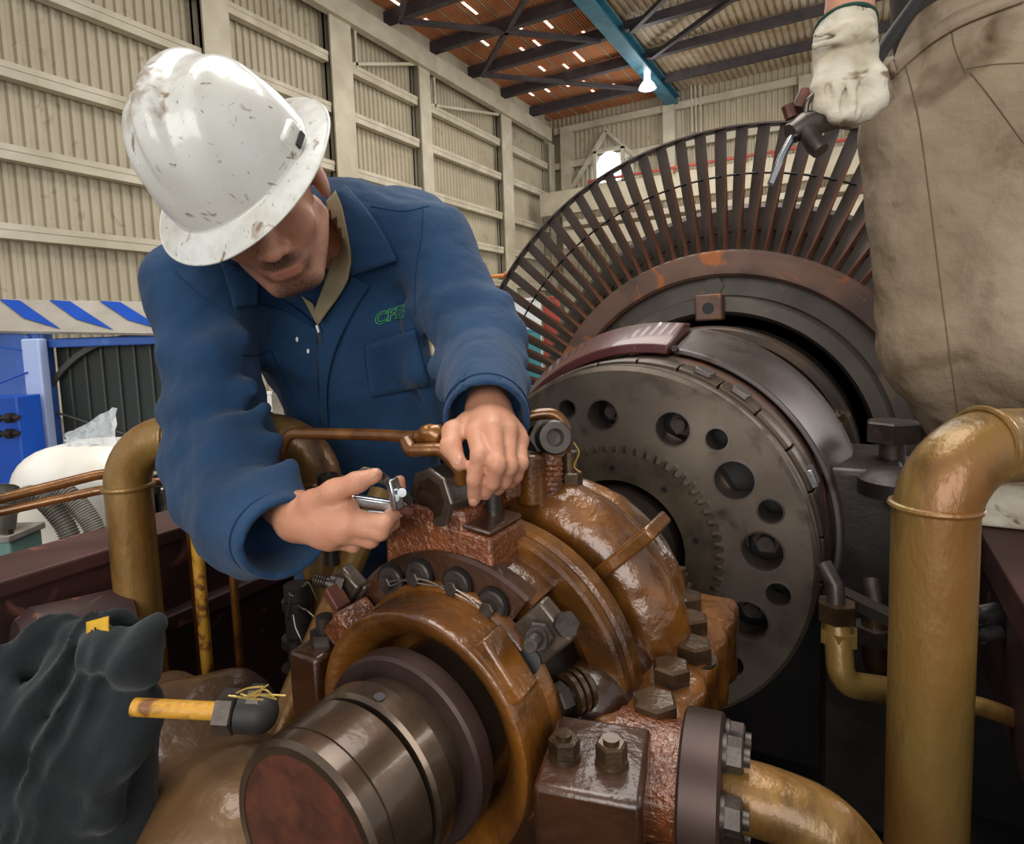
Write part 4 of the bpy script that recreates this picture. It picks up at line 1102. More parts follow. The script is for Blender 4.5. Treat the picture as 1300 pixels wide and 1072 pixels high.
# ------------------------------------------------------------------ lower left: casting, tie bar, cloth
cst = SDF()
zt_ = onZ(260, 880, .80)
cst.box(W(200, 1010, .80), (.14, .15, .07), rd=.05, R=np.stack([nrm(V(.80, -.45, -.30)), nrm(V(.45, .85, .0)), nrm(np.cross(V(.80, -.45, -.30), V(.45, .85, .0)))], 1), k=.05)
cst.el(W(190, 960, .84), (.10, .10, .07), k=.05)
cst.el(W(300, 1030, .70), (.10, .09, .06), k=.05)
cst.box(W(190, 1160, .8), (.24, .2, .20), rd=.05, k=.06)
v, f = cst.mesh(.006, noise=lambda P: .004*vnoise(P, 14)+.0015*vnoise(P, 50))
tag(fast_mesh('pedestal_casting', v, f, M['casting'], None, 2), 'tan oily casting sloping under the black cloth at lower left', 'casting')
c0 = W(25, 800, .95)
tag(obj('drum_end', MB().lathe(W(20, 830, .94), nrm(V(-.2, -1, .1)), [(-.15, .065), (-.02, .065), (.0, .05), (.004, 0)], 32), M['oxide']), 'dull brown round drum end behind the black cloth', 'drum')
a = W(170, 898, .60); b = W(290, 904, .60); d = nrm(b-a)
tb = thing('tie_bar', (a+b)/2, 'worn yellow tie bar with black dome nut beside the black cloth', 'bar')
obj('bar', MB().tube([a, b], .0085, 18), M['yellow_paint'], tb, angle=60)
obj('hex_nut', MB().prism(b-d*.008, d, .021, .018, 6, cham=.002), M['bolt'], tb)
obj('dome_nut', MB().lathe(b+d*.012, d, [(0, .019)]+[(.018+.019*math.sin(t), .0195*math.cos(t)) for t in np.linspace(0, math.pi/2, 8)], 28), M['rubber'], tb)
obj('nut_tab', MB().prism(W(318, 885, .60), d, .012, .012, 6), M['bolt'], tb)
random.seed(9)
for k in range(7):
    s = W(290+5*k, 884+random.uniform(-4, 4), .585)
    obj('wire_strand', MB().tube(spline([s, s+_R*random.uniform(.006, .02)+_U*random.uniform(-.003, .008), s+_R*random.uniform(.018, .036)+_U*random.uniform(-.004, .010)], 5), .0009, 5), M['straw'], tb)
def rag_noise(P):
    al = _R*-.42 - _U*.90; pe = _R*.90 - _U*.42
    q = np.stack([P@pe*42 + 1.6*vnoise(P, 9), P@al*6.5, P@_F*10], 1)
    r1 = 1-2*np.abs(vnoise(q, 1.0)); q2 = np.stack([P@pe*80+7, P@al*11+3, P@_F*12], 1)
    return -.0085*r1 - .0035*vnoise(q2, 1.0) + .001*vnoise(P, 80)
rg = SDF()
def R3(x, y, d=.62): return W(x, y, d)
rg.el(R3(75, 905, .71), (.085, .05, .05), CAMR, k=0)
rg.el(R3(60, 965, .67), (.10, .075, .05), CAMR, k=.03)
rg.el(R3(120, 990, .67), (.055, .06, .045), CAMR, k=.03)
rg.el(R3(40, 1050, .66), (.13, .07, .06), CAMR, k=.04)
rg.el(R3(140, 930, .68), (.035, .045, .05), CAMR, k=.02)
rg.el(R3(10, 890, .70), (.05, .05, .05), CAMR, k=.02)
for (pts, r) in [([(66, 835), (42, 880), (18, 935), (5, 1000), (0, 1060)], .0095), ([(84, 838), (64, 880), (50, 930), (41, 985), (38, 1060)], .0105), ([(106, 850), (78, 890), (61, 940), (55, 1000), (60, 1060)], .0085),
                 ([(116, 868), (92, 905), (78, 950), (74, 1010), (90, 1060)], .0095), ([(22, 842), (6, 880), (-8, 940), (-20, 1000)], .012), ([(16, 842), (0, 860), (-20, 890)], .012), ([(140, 872), (122, 915), (108, 965), (108, 1030)], .011),
                 ([(166, 890), (152, 925), (135, 975), (140, 1040)], .0115), ([(180, 895), (176, 925), (165, 960)], .012)]:
    P = [R3(x, y, .640-.012*min(i, 2)) for i, (x, y) in enumerate(pts)]
    rg.chain(P, [r*(.9-.1*i) for i in range(len(P))], .022)
rg.chain([R3(28, 814, .66), R3(52, 804, .65), R3(85, 804, .645), R3(112, 803, .64), R3(124, 822, .63)], [.004, .010, .011, .010, .014], .012)
rg.chain([R3(60, 828, .66), R3(100, 832, .66), R3(140, 845, .66)], [.022, .026, .026], .02)
rg.chain([R3(116, 816, .625), R3(150, 814, .625), R3(178, 803, .63), R3(197, 792, .635)], [.009, .012, .009, .003], .010)
rg.chain([R3(124, 830, .625), R3(160, 834, .622), R3(186, 852, .63)], [.012, .018, .007], .014)
rg.chain([R3(150, 850, .63), R3(176, 846, .632), R3(190, 826, .635)], [.012, .010, .006], .012)
rg.chain([R3(130, 797, .68), R3(150, 789, .69), R3(168, 792, .69)], [.006, .009, .006], .010)
rg.el(R3(163, 872, .645), (.018, .008, .012), CAMR, k=.006, sub=True)
v, f = rg.mesh(.0034, noise=rag_noise)
ro = tag(fast_mesh('cloth_rag', v, f, M['rag'], None, 1), 'crumpled black cloth with yellow tag lying at lower left', 'cloth')
tg = MB()
rows = []
for i in range(5):
    rows.append([R3(110+6*j/2+1.5*i*0+(3*j if i > 2 else 2.6*j), 790+7*i-1.5*j*(i < 3), .622-.002*i) for j in range(6)])
obj('yellow_tag', MB().grid(rows), M['tag_yellow'], ro, solid=.0015)['label'] = 'yellow sewn tag'
tg = MB()
for x, y in ((116, 800), (120, 797), (124, 799)): tg.span(R3(x, y, .617), R3(x+3, y+6, .617), .0016, .0006)
obj('tag_print', tg, M['rubber'], ro, smooth=False)
# ------------------------------------------------------------------ the man at work
def ortho(u, f):
    u = nrm(u); f = nrm(f - u*(f@u)); return np.stack([np.cross(f, u), f, u], 1)
_v = nrm(V(.373, -.286, .85)); _w = nrm(V(-.68, .73, 0)-_v*(V(-.68, .73, 0)@_v)); _q = np.cross(_v, _w)
_fu = .41*_v+.912*_w; _ff = .8*_v-.462*_w
_ff = min((_ff+.383*_q, _ff-.383*_q), key=lambda f_: np.cross(f_, _fu)@_v)
_x = np.cross(_ff, _fu); _t = math.radians(17); _ff = _ff*math.cos(_t)+_x*math.sin(_t)*(1 if _x[0] < 0 else -1)
HR = CAMR @ ortho(_fu, _ff)     # columns: his right, face forward, up
BRIM = W(303, 217, .85)
HS = .935
_u2 = nrm(V(-.50, .86, 0)-_v*(V(-.50, .86, 0)@_v))
_fu2 = .32*_v + .947*_u2; _q2 = np.cross(_v, _u2)
_ff2 = .945*_v - .32*_u2
_x = np.cross(_ff2, _fu2); _t = math.radians(12); _ff2 = _ff2*math.cos(_t)+_x*math.sin(_t)*(1 if _x[0] < 0 else -1)
HR2 = CAMR @ ortho(_fu2, _ff2)
HO = W(347, 327, .832) - HR2 @ (V(0, .112, -.04)*1.13)
def Hd(x, y, z): return HO + HR2 @ (V(x, y, z)*1.13)
pelvis = W(475, 640, 1.30)
man = thing('person', V(pelvis[0], pelvis[1], .12), 'man in blue coverall and white hard hat bending over the bearing with pliers', 'person')
# --- body: head, neck, trunk core, arms and hands in one surface
b = SDF()
b.el(Hd(0, -.012, .020), 1.13*V(.074, .090, .080), HR2, k=.0)
b.el(Hd(0, .028, -.035), 1.13*V(.061, .066, .085), HR2, k=.02)
b.el(Hd(0, .066, -.100), 1.13*V(.028, .024, .020), HR2, k=.02)
for s in (-1, 1):
    b.rc(Hd(s*.056, .005, -.055), Hd(s*.024, .068, -.102), .018, .015, .02)
    b.el(Hd(s*.036, .066, -.030), 1.13*V(.024, .021, .021), HR2, k=.018)
    b.el(Hd(s*.079, -.006, -.012), 1.13*V(.010, .020, .031), HR2, k=.008)
    b.rc(Hd(s*.012, .088, .020), Hd(s*.040, .078, .022), .009, .007, .012)
    b.el(Hd(s*.031, .092, .001), 1.13*V(.017, .012, .011), HR2, k=.012, sub=True)
    b.el(Hd(s*.031, .077, .000), 1.13*V(.014, .012, .010), HR2, k=.004)
b.rc(Hd(0, .086, .008), Hd(0, .108, -.036), .0085, .0135, .012)
for s in (-1, 1):
    b.el(Hd(s*.0125, .099, -.040), 1.13*V(.0085, .010, .0085), HR2, k=.006)
    b.el(Hd(s*.0075, .103, -.0495), 1.13*V(.0042, .006, .004), HR2, k=.003, sub=True)
b.el(Hd(0, .083, -.066), 1.13*V(.030, .015, .020), HR2, k=.014)
b.rc(Hd(-.018, .0905, -.0675), Hd(.018, .0905, -.0675), .0038, .0038, .006)
b.rc(Hd(-.014, .0885, -.0775), Hd(.014, .0885, -.0775), .0046, .0046, .006)
b.rc(Hd(-.022, .100, -.0728), Hd(.022, .100, -.0728), .0022, .0022, .003, sub=True)
nb = W(408, 292, 1.10)
b.rc(Hd(0, -.03, -.04), nb, .050, .048, .02)
shR, elR, wrR = W(252, 366, 1.02), W(283, 572, .945), W(380, 657, .755)
shL, elL, wrL = W(547, 312, 1.13), W(614, 440, 1.0), W(620, 522, .80)
b.rc(nb, W(470, 500, 1.27), .05, .08, .03); b.rc(nb, shR, .04, .045, .03); b.rc(nb, shL, .04, .045, .03)
b.rc(shR, elR, .045, .036, .02); b.rc(elR, wrR, .036, .028, .02); b.el(W(434, 646, .722), (.020, .018, .016), CAMR, k=.012)
b.rc(shL, elL, .045, .040, .02); b.rc(elL, wrL, .040, .028, .02)
def hand(wr, mcps, chains, thumb, k=.007):
    for m_ in mcps: b.rc(wr, m_, .0245, .0130, .012)
    for m0, m1 in zip(mcps[:-1], mcps[1:]): b.rc(wr*.4+m0*.6, m1*.8+wr*.2, .0145, .0135, .012)
    for m_, ch, rr in zip(mcps, chains, ((.0118, .0102, .0090, .0078), (.0120, .0105, .0092, .0080), (.0115, .0100, .0088, .0076), (.0102, .0088, .0078, .0068))):
        b.chain([m_]+ch, rr, .0035)
        b.el(ch[0], (rr[1]*1.06,)*3, k=.003)
    b.chain([wr*.6+thumb[0]*.4]+thumb, (.018, .0165, .0135, .0115, .0092), .008)
P3_ = lambda *q: [W(*t) for t in q]
mL = P3_((604, 549, .725), (625, 543, .722), (644, 548, .732), (659, 560, .748))
chL = [P3_((609, 578, .693), (602, 609, .698), (602, 634, .715)), P3_((631, 590, .690), (625, 612, .703), (616, 627, .722)),
       P3_((646, 592, .704), (640, 611, .718), (632, 622, .735)), P3_((661, 588, .724), (656, 604, .735), (649, 614, .747))]
hand(wrL, mL, chL, P3_((596, 540, .765), (576, 549, .738), (572, 567, .716), (583, 588, .700)))
mR = P3_((440, 657, .712), (440, 668, .706), (432, 678, .71), (420, 686, .722))
chR = [P3_((487, 664, .708), (508, 646, .742), (507, 611, .757)), P3_((482, 675, .710), (498, 664, .746), (489, 645, .768)),
       P3_((470, 685, .718), (484, 676, .75), (475, 658, .769)), P3_((449, 692, .733), (463, 685, .755), (457, 670, .769))]
hand(wrR, mR, chR, P3_((398, 640, .732), (424, 624, .712), (452, 613, .704), (476, 604, .708)))
v, f = b.mesh(.0031, noise=lambda P: .0004*vnoise(P, 160))
body = fast_mesh('body', v, f, None, man, 1)
# skin with stubble as a vertex colour (beard shadow belongs to the skin)
loc = (v-HO)@HR2/1.13
chin = np.exp(-(((loc[:, 0])/.038)**2+((loc[:, 2]+.103)/.024)**2)**2)*(loc[:, 1] > .02)
mou = np.exp(-((loc[:, 0]/.034)**2+((loc[:, 2]+.058)/.0105)**2)**2)*(loc[:, 1] > .06)
sid = np.exp(-((np.abs(loc[:, 0])-.026)/.010)**2-((loc[:, 2]+.078)/.02)**2)*(loc[:, 1] > .045)
lips = np.exp(-((loc[:, 0]/.022)**2+((loc[:, 2]+.0735)/.0062)**2)**2)*(loc[:, 1] > .07)
jaw = .35*np.clip((-loc[:, 2]-.06)/.03, 0, 1)*(loc[:, 1] > -.01)*(loc[:, 2] > -.14)
st = np.clip(np.maximum.reduce([chin, mou, sid*.8, jaw])-lips*1.2, 0, 1)
infront = (np.abs(loc[:, 0]) < .1) & (loc[:, 2] > -.16) & (np.linalg.norm(loc, axis=1) < .165)
st = st*infront
a = body.data.color_attributes.new('stubble', 'FLOAT_COLOR', 'POINT')
a.data.foreach_set('color', np.stack([st, np.clip(lips, 0, 1)*infront, np.zeros(len(st)), np.ones(len(st))], 1).astype(np.float32).ravel())
def skin_mat():
    m = bpy.data.materials.new('skin'); m.use_nodes = True; nt = m.node_tree; N, L = nt.nodes, nt.links; p = N['Principled BSDF']
    p.inputs['Roughness'].default_value = .45; p.inputs['Specular IOR Level'].default_value = .4
    p.inputs['Subsurface Weight'].default_value = .12; p.inputs['Subsurface Radius'].default_value = (.012, .004, .002); p.inputs['Subsurface Scale'].default_value = .5
    tc = N.new('ShaderNodeTexCoord')
    n1 = N.new('ShaderNodeTexNoise'); n1.inputs['Scale'].default_value = 30; n1.inputs['Detail'].default_value = 5; L.new(tc.outputs['Object'], n1.inputs['Vector'])
    mx = N.new('ShaderNodeMix'); mx.data_type = 'RGBA'; mx.inputs['A'].default_value = (*srgb('d29c7e'), 1); mx.inputs['B'].default_value = (*srgb('b87a60'), 1); L.new(n1.outputs['Fac'], mx.inputs['Factor'])
    at = N.new('ShaderNodeAttribute'); at.attribute_name = 'stubble'; sp = N.new('ShaderNodeSeparateColor'); L.new(at.outputs['Color'], sp.inputs[0])
    n2 = N.new('ShaderNodeTexNoise'); n2.inputs['Scale'].default_value = 700; n2.inputs['Detail'].default_value = 2; L.new(tc.outputs['Object'], n2.inputs['Vector'])
    r2 = N.new('ShaderNodeMapRange'); r2.inputs['From Min'].default_value = .35; r2.inputs['From Max'].default_value = .6; r2.inputs['To Min'].default_value = .6; L.new(n2.outputs['Fac'], r2.inputs['Value'])
    mu = N.new('ShaderNodeMath'); mu.operation = 'MULTIPLY'; L.new(sp.outputs[0], mu.inputs[0]); L.new(r2.outputs[0], mu.inputs[1])
    m2 = N.new('ShaderNodeMix'); m2.data_type = 'RGBA'; L.new(mx.outputs['Result'], m2.inputs['A']); m2.inputs['B'].default_value = (*srgb('2a201d'), 1); L.new(mu.outputs[0], m2.inputs['Factor'])
    m3 = N.new('ShaderNodeMix'); m3.data_type = 'RGBA'; L.new(m2.outputs['Result'], m3.inputs['A']); m3.inputs['B'].default_value = (*srgb('a8665a'), 1)
    mm = N.new('ShaderNodeMath'); mm.operation = 'MULTIPLY'; mm.inputs[1].default_value = .7; L.new(sp.outputs[1], mm.inputs[0]); L.new(mm.outputs[0], m3.inputs['Factor'])
    L.new(m3.outputs['Result'], p.inputs['Base Color'])
    vo = N.new('ShaderNodeTexNoise'); vo.inputs['Scale'].default_value = 420; vo.inputs['Detail'].default_value = 6; L.new(tc.outputs['Object'], vo.inputs['Vector'])
    bp2 = N.new('ShaderNodeBump'); bp2.inputs['Strength'].default_value = .35; bp2.inputs['Distance'].default_value = .002; L.new(vo.outputs['Fac'], bp2.inputs['Height']); L.new(bp2.outputs[0], p.inputs['Normal'])
    return m
M['skin'] = skin_mat(); body.data.materials.append(M['skin'])
# nails
M['nail'] = mat('finger_nail', 'bd8872', .32)
def nail(p, q, out, w=.0062, l=.0052):
    d = nrm(q-p); o_ = nrm(out-d*(out@d)); x = np.cross(d, o_)
    R_ = np.stack([x, d, o_], 1)
    return obj('nail', MB().ball(q+o_*.0068-d*.001, (w, l*1.2, .0022), 14, 8, R_), M['nail'], man)
tl = P3_((572, 567, .716), (583, 588, .700)); nail(tl[0], tl[1], -_F*1.0+_R*.05+_U*.1, .0066, .0064)
tr = P3_((452, 613, .704), (476, 604, .708)); nail(tr[0], tr[1], -_F*.8+_U*.7, .0064, .0062)
nail(chL[0][1], chL[0][2], -_F*1.0-_R*.1, .0055, .005)
# hair at the back and sides under the hat
hs = SDF(); hs.el(Hd(0, -.018, .008), (.0800, .096, .075), HR2, k=0); hs.box(Hd(0, .095, .0), (.12, .09, .2), HR2, .005, .01, True); hs.box(Hd(0, 0, -.12), (.2, .2, .08), HR2, .005, .01, True)
v, f = hs.mesh(.004, noise=lambda P: .0012*vnoise(P, 160)); fast_mesh('hair', v, f, M['hair'], man, 1)

# --- hard hat
def hat_mat():
    m = mat('white_hat_plastic', 'd9d8d2', .24, 0, 'cbc8be', 9, 5, .4, .75, c3='8c7458', s3=26, lo3=.625, hi3=.70, coat=.3, coatr=.05, bump=.05, bscale=30)
    nt = m.node_tree; N, L = nt.nodes, nt.links; p = N['Principled BSDF']
    src = p.inputs['Base Color'].links[0].from_socket
    tc = N.new('ShaderNodeTexCoord')
    mp = N.new('ShaderNodeMapping'); mp.inputs['Scale'].default_value = (150, 26, 60); mp.inputs['Rotation'].default_value = (.5, .8, .3); L.new(tc.outputs['Object'], mp.inputs['Vector'])
    n = N.new('ShaderNodeTexNoise'); n.inputs['Scale'].default_value = 1; n.inputs['Detail'].default_value = 3; n.inputs['Distortion'].default_value = 1.2; L.new(mp.outputs[0], n.inputs['Vector'])
    r = N.new('ShaderNodeMapRange'); r.inputs['From Min'].default_value = .655; r.inputs['From Max'].default_value = .72; r.inputs['To Max'].default_value = .75; L.new(n.outputs['Fac'], r.inputs['Value'])
    mx = N.new('ShaderNodeMix'); mx.data_type = 'RGBA'; L.new(src, mx.inputs['A']); mx.inputs['B'].default_value = (*srgb('5a5048'), 1); L.new(r.outputs[0], mx.inputs['Factor'])
    at = N.new('ShaderNodeAttribute'); at.attribute_name = 'dirt'
    n3 = N.new('ShaderNodeTexNoise'); n3.inputs['Scale'].default_value = 60; n3.inputs['Detail'].default_value = 6; L.new(tc.outputs['Object'], n3.inputs['Vector'])
    r3 = N.new('ShaderNodeMapRange'); r3.inputs['From Min'].default_value = .42; r3.inputs['From Max'].default_value = .62; L.new(n3.outputs['Fac'], r3.inputs['Value'])
    mu = N.new('ShaderNodeMath'); mu.operation = 'MULTIPLY'; L.new(at.outputs['Fac'], mu.inputs[0]); L.new(r3.outputs[0], mu.inputs[1])
    m4 = N.new('ShaderNodeMix'); m4.data_type = 'RGBA'; L.new(mx.outputs['Result'], m4.inputs['A']); m4.inputs['B'].default_value = (*srgb('7d684c'), 1); L.new(mu.outputs[0], m4.inputs['Factor'])
    L.new(m4.outputs['Result'], p.inputs['Base Color'])
    return m
M['white_hat'] = hat_mat()
rows = []; dirt = []
NP = 128
def hatp(x, y, z): return BRIM + HR @ V(x*HS*1.06, y*HS, z*HS)
def ss(a, b_, x): t = min(1, max(0, (x-a)/(b_-a))); return t*t*(3-2*t)
HD = .152
th = [math.pi/2*(1-(i/30)) for i in range(31)]
for t in th:
    row = []
    for j in range(NP):
        a_ = 2*math.pi*j/NP
        r = math.cos(t)**.82 if t < math.pi/2-1e-6 else 0.0
        z = HD*math.sin(t)**1.0
        x, y = .106*r*math.sin(a_), .128*r*math.cos(a_)-.004
        up_ = ss(.03, .10, z)
        c_ = math.exp(-(x/.017)**4)*.0125; s_ = (math.exp(-((abs(x)-.052)/.011)**2))*.0085
        hgt = (c_+s_*.55)*up_*ss(-.135, -.07, -abs(y)+.0)
        n_ = nrm(V(x/.106**2, y/.128**2, max(z, .02)/HD**2))
        row.append(hatp(*(V(x, y, z)+n_*hgt))); dirt.append(math.exp(-((z-.155)/.03)**2)*(.75 if x > -.02 else .25)*math.exp(-((y-.02)/.07)**2))
    rows.append(row)
for k, (s, dz) in enumerate([(.04, -.001), (.12, -.003), (.30, -.004), (.6, -.007), (.85, -.011), (.95, -.012), (1.0, -.0105)]):
    row = []
    for j in range(NP):
        a_ = 2*math.pi*j/NP
        ex = (.106+(.146-.106)*s)*math.sin(a_); ey = (.128+(.172-.128)*s)*math.cos(a_)-.004
        row.append(hatp(ex, ey, dz-.010*s*s*max(0, math.cos(a_))+.004*s*abs(math.sin(a_)))); dirt.append(.12)
    rows.append(row)
hm = MB(); hm.grid([r+[r[0]] for r in rows])
# weld the seam: build with wrapped indices instead
hm = MB(); hv = [p for r in rows for p in r]; hf = []
for i in range(len(rows)-1):
    for j in range(NP):
        k = (j+1) % NP; hf.append((i*NP+j, i*NP+k, (i+1)*NP+k, (i+1)*NP+j))
hat = link_mesh('hard_hat', hv, hf, M['white_hat'], man, smooth=True, angle=70)
a = hat.data.color_attributes.new('dirt', 'FLOAT_COLOR', 'POINT')
a.data.foreach_set('color', np.repeat(np.array(dirt, np.float32), 4))
sm = hat.modifiers.new('solid', 'SOLIDIFY'); sm.thickness = .003; sm.offset = -1
for sx in (-1, 1):
    bxp = hatp(sx*.103, .0, .017)
    R_ = HR
    o = obj('accessory_slot', MB().box(bxp, (.010, .022, .018), R_[:, 0], R_[:, 1], R_[:, 2]), M['white_hat'], hat, bevel=.006, seg=3)
    obj('slot_opening', MB().box(hatp(sx*.1145, .0, .012), (.002, .014, .004), R_[:, 0], R_[:, 1], R_[:, 2]), M['hole'], hat, smooth=False)

# --- coverall
c = SDF()
c.el(W(425, 405, 1.19), (.185, .165, .115), CAMR, k=0)
c.el(W(466, 520, 1.26), (.165, .16, .125), CAMR, k=.08)
c.el(pelvis, (.165, .14, .13), CAMR, k=.07)
hx = nrm(V(_R[0], _R[1], 0))
for s in (-1, 1):
    hp = pelvis + hx*.095*s + V(0, .02, -.06)
    kn = V(hp[0]+.01*s, hp[1]-.02, .62); an = V(hp[0]+.02*s, hp[1]+.05, .17)
    c.rc(hp, kn, .095, .072, .05); c.rc(kn, an, .072, .062, .03)
c.rc(W(432, 296, 1.10), shR, .080, .078, .06); c.rc(W(440, 286, 1.14), shL, .074, .073, .06)
c.el(W(500, 285, 1.22), (.12, .07, .09), CAMR, k=.05)
c.rc(shR, elR, .078, .071, .04)
c.rc(shL, elL, .073, .064, .04)
c.rc(W(262, 640, .93), elR, .03, .05, .05)
# sleeves, open and hollow at the cuffs
cuM = W(312, 652, .81); cuR = W(366, 684, .735); c.rc(elR, cuM, .070, .060, .03); c.rc(cuM, cuM*.5+cuR*.5, .060, .056, .02)
c.rc(W(262, 640, .88), W(318, 706, .78), .045, .030, .03); c.cc(cuM, cuR, .060, .0605, .015, sq=.86, hint=_F)
cuL = W(618, 537, .770); c.cc(elL-(cuL-elL)*.15, cuL, .064, .0585, .03, sq=.95, hint=_F)
dR = nrm(cuR-cuM); dL = nrm(cuL-elL)
# folds
def fold(pts, r, k=.022): c.chain([W(p[0], p[1], p[2]+.010) for p in pts], [r*.8, r, r*.5][:len(pts)], .05)
fold([(212, 520, .93), (262, 512, .885), (318, 490, .90)], .012); fold([(222, 585, .90), (285, 560, .845), (338, 520, .875)], .013)
fold([(240, 625, .88), (300, 590, .825), (350, 560, .85)], .012); fold([(222, 450, .93), (270, 452, .905), (308, 430, .93)], .010)
fold([(285, 690, .80), (330, 640, .765), (370, 590, .79)], .009); fold([(320, 640, .80), (350, 690, .745)], .008)
fold([(560, 420, 1.02), (600, 430, .955), (650, 425, .97)], .011); fold([(555, 470, .98), (600, 475, .915), (660, 460, .93)], .012)
fold([(565, 500, .90), (610, 492, .845), (664, 485, .86)], .010); fold([(545, 395, 1.05), (590, 390, 1.0), (640, 380, 1.0)], .009)
fold([(520, 400, 1.075), (535, 470, 1.10), (552, 540, 1.13)], .012, .03); fold([(345, 470, 1.10), (385, 520, 1.13), (420, 545, 1.14)], .010, .03)
fold([(300, 410, 1.03), (330, 450, 1.07), (380, 470, 1.09)], .009, .03)
c.cc(cuR-dR*.07, cuR+dR*.02, .048, .052, .003, True, sq=.84, hint=_F)
c.cc(cuL-dL*.06, cuL+dL*.02, .050, .0515, .003, True, sq=.94, hint=_F)
# neck opening
c.rc(Hd(0, .0, -.12), W(410, 290, 1.08), .050, .054, .01, True)
c.rc(W(398, 345, .93), W(418, 330, 1.04), .03, .03, .02, True)
def cn(P):
    dd_ = np.minimum(np.linalg.norm(P-cuR, axis=1), np.linalg.norm(P-cuL, axis=1)); w_ = .12+.88*np.clip((dd_-.07)/.08, 0, 1)
    return w_*(.0045*vnoise(P, 13)+.0026*vnoise(P, 30)+.0010*vnoise(P, 75))
cv_, cf_ = c.mesh(.0055, noise=cn)
cover = fast_mesh('coverall', cv_, cf_, M['blue_cloth'], man, 2)
tree = BVHTree.FromPolygons([tuple(p) for p in cv_], [tuple(map(int, q)) for q in cf_])
def hit(px, py, off=.003, dflt=None):
    d = ray(px, py); n = np.linalg.norm(d)
    h = tree.ray_cast(Vector(CAM), Vector(d/n))
    if h[0] is None: return None if dflt is None else W(px, py, dflt)
    t = h[3]/n
    if dflt is not None and abs(t-dflt) > .14: return W(px, py, dflt)
    return W(px, py, t-off)
def sheet(name, left, right, m, off=.004, n=12, mm=14, dflt=1.04, thick=.003, parent=None, crown=0.0):
    """cloth sheet lying on the coverall between two edges given in the photo"""
    def rs(pl):
        s = spline([V(*p, 0) for p in pl], 10); idx = np.linspace(0, len(s)-1, mm); return [s[int(round(i))][:2] for i in idx]
    A, B = rs(left), rs(right); dep = np.zeros((mm, n))
    for i in range(mm):
        for j in range(n):
            p = A[i]*(1-j/(n-1))+B[i]*j/(n-1); h = hit(p[0], p[1], 0, dflt); dep[i, j] = (h-CAM)@_F
    for _ in range(6):
        q = np.pad(dep, 1, mode='edge'); dep = np.minimum(dep, (q[:-2, 1:-1]+q[2:, 1:-1]+q[1:-1, :-2]+q[1:-1, 2:])/4)*.5+dep*.5
    rows = [[W(*(A[i]*(1-j/(n-1))+B[i]*j/(n-1)), dep[i, j]-off-crown*math.sin(math.pi*j/(n-1))) for j in range(n)] for i in range(mm)]
    return obj(name, MB().grid(rows), m, parent or man, solid=thick, angle=60)
def seam(name, pts, r=.0011, m=None, off=.0002, parent=None):
    s = spline([V(*p, 0) for p in pts], 8); P = [hit(p[0], p[1], off, 1.06) for p in s]
    return obj(name, MB().tube(P, r, 6), m or M['blue_cloth2'], parent or man)
sheet('shirt_collar', [(414, 256), (417, 285), (420, 330), (398, 398)], [(426, 242), (437, 275), (444, 348), (404, 413)], M['tan_shirt'], .022, 8, 14, 1.0)
sheet('shirt_collar', [(383, 376), (392, 392), (402, 412)], [(398, 386), (401, 396), (404, 411)], M['tan_shirt'], .006, 6, 8, 1.02)
sheet('lapel', [(425, 242), (435, 275), (441, 315), (446, 350)], [(438, 236), (464, 265), (488, 300), (504, 331)], M['blue_cloth'], .016, 12, 16, 1.00, .004, crown=.006)
sheet('lapel', [(280, 334), (287, 355), (292, 372), (297, 391)], [(322, 345), (327, 358), (327, 372), (326, 386)], M['blue_cloth'], .012, 10, 10, .97, .004, crown=.004)
sheet('inner_collar', [(326, 362), (345, 374), (370, 388), (401, 412)], [(326, 386), (340, 388), (365, 396), (398, 416)], M['blue_cloth2'], .007, 8, 10, .99, .003)
sheet('fly_flap', [(446, 350), (425, 385), (406, 412), (405, 470), (408, 545)], [(469, 363), (444, 405), (424, 450), (415, 495), (417, 545)], M['blue_cloth'], .006, 8, 20, 1.05, .003)
seam('zip', [(403, 410), (404, 440), (405, 480), (408, 540)], .0022, M['tool_dark'], .004)
zp = [hit(x, y, .012, 1.05) for x, y in ((402, 413), (405, 422), (407, 434))]
obj('zip_pull', MB().tube([zp[0], zp[1]], .0035, 8).span(zp[1], zp[2], .006, .002), M['zip'], man)
for e in ([(462, 438), (495, 430), (527, 416)], [(462, 438), (465, 470), (471, 504)], [(307, 451), (325, 452), (344, 445)], [(344, 445), (358, 475), (372, 505)], [(527, 416), (540, 440)],
          [(470, 262), (510, 268), (545, 262)], [(537, 262), (535, 300), (528, 345), (527, 400)], [(222, 345), (255, 375), (300, 405)]):
    seam('seam', e)
sheet('chest_pocket', [(463, 439), (466, 470), (471, 505)], [(527, 418), (536, 455), (545, 490)], M['blue_cloth'], .004, 14, 14, 1.08, .002)
for x, y, r in ((377, 431, .0042), (391, 446, .0040)):
    p = hit(x, y, .0015, 1.06); obj('paint_spot', MB().ball(p, (r*.6, r*1.1, .001), 12, 6, CAMR), M['white_paint'], man)
# cuff hems
for cu, d, r, sq in ((cuR, dR, .0608, .86), (cuL, dL, .0590, .95)):
    x, y, dd = basis(d, _F); ring = [cu - d*.022 + r*1.0*(x*sq*math.cos(t)+y*math.sin(t)) for t in np.linspace(0, 2*math.pi, 41)]
    obj('cuff_seam', MB().tube(ring, .0014, 6, cap=False), M['blue_cloth2'], man)
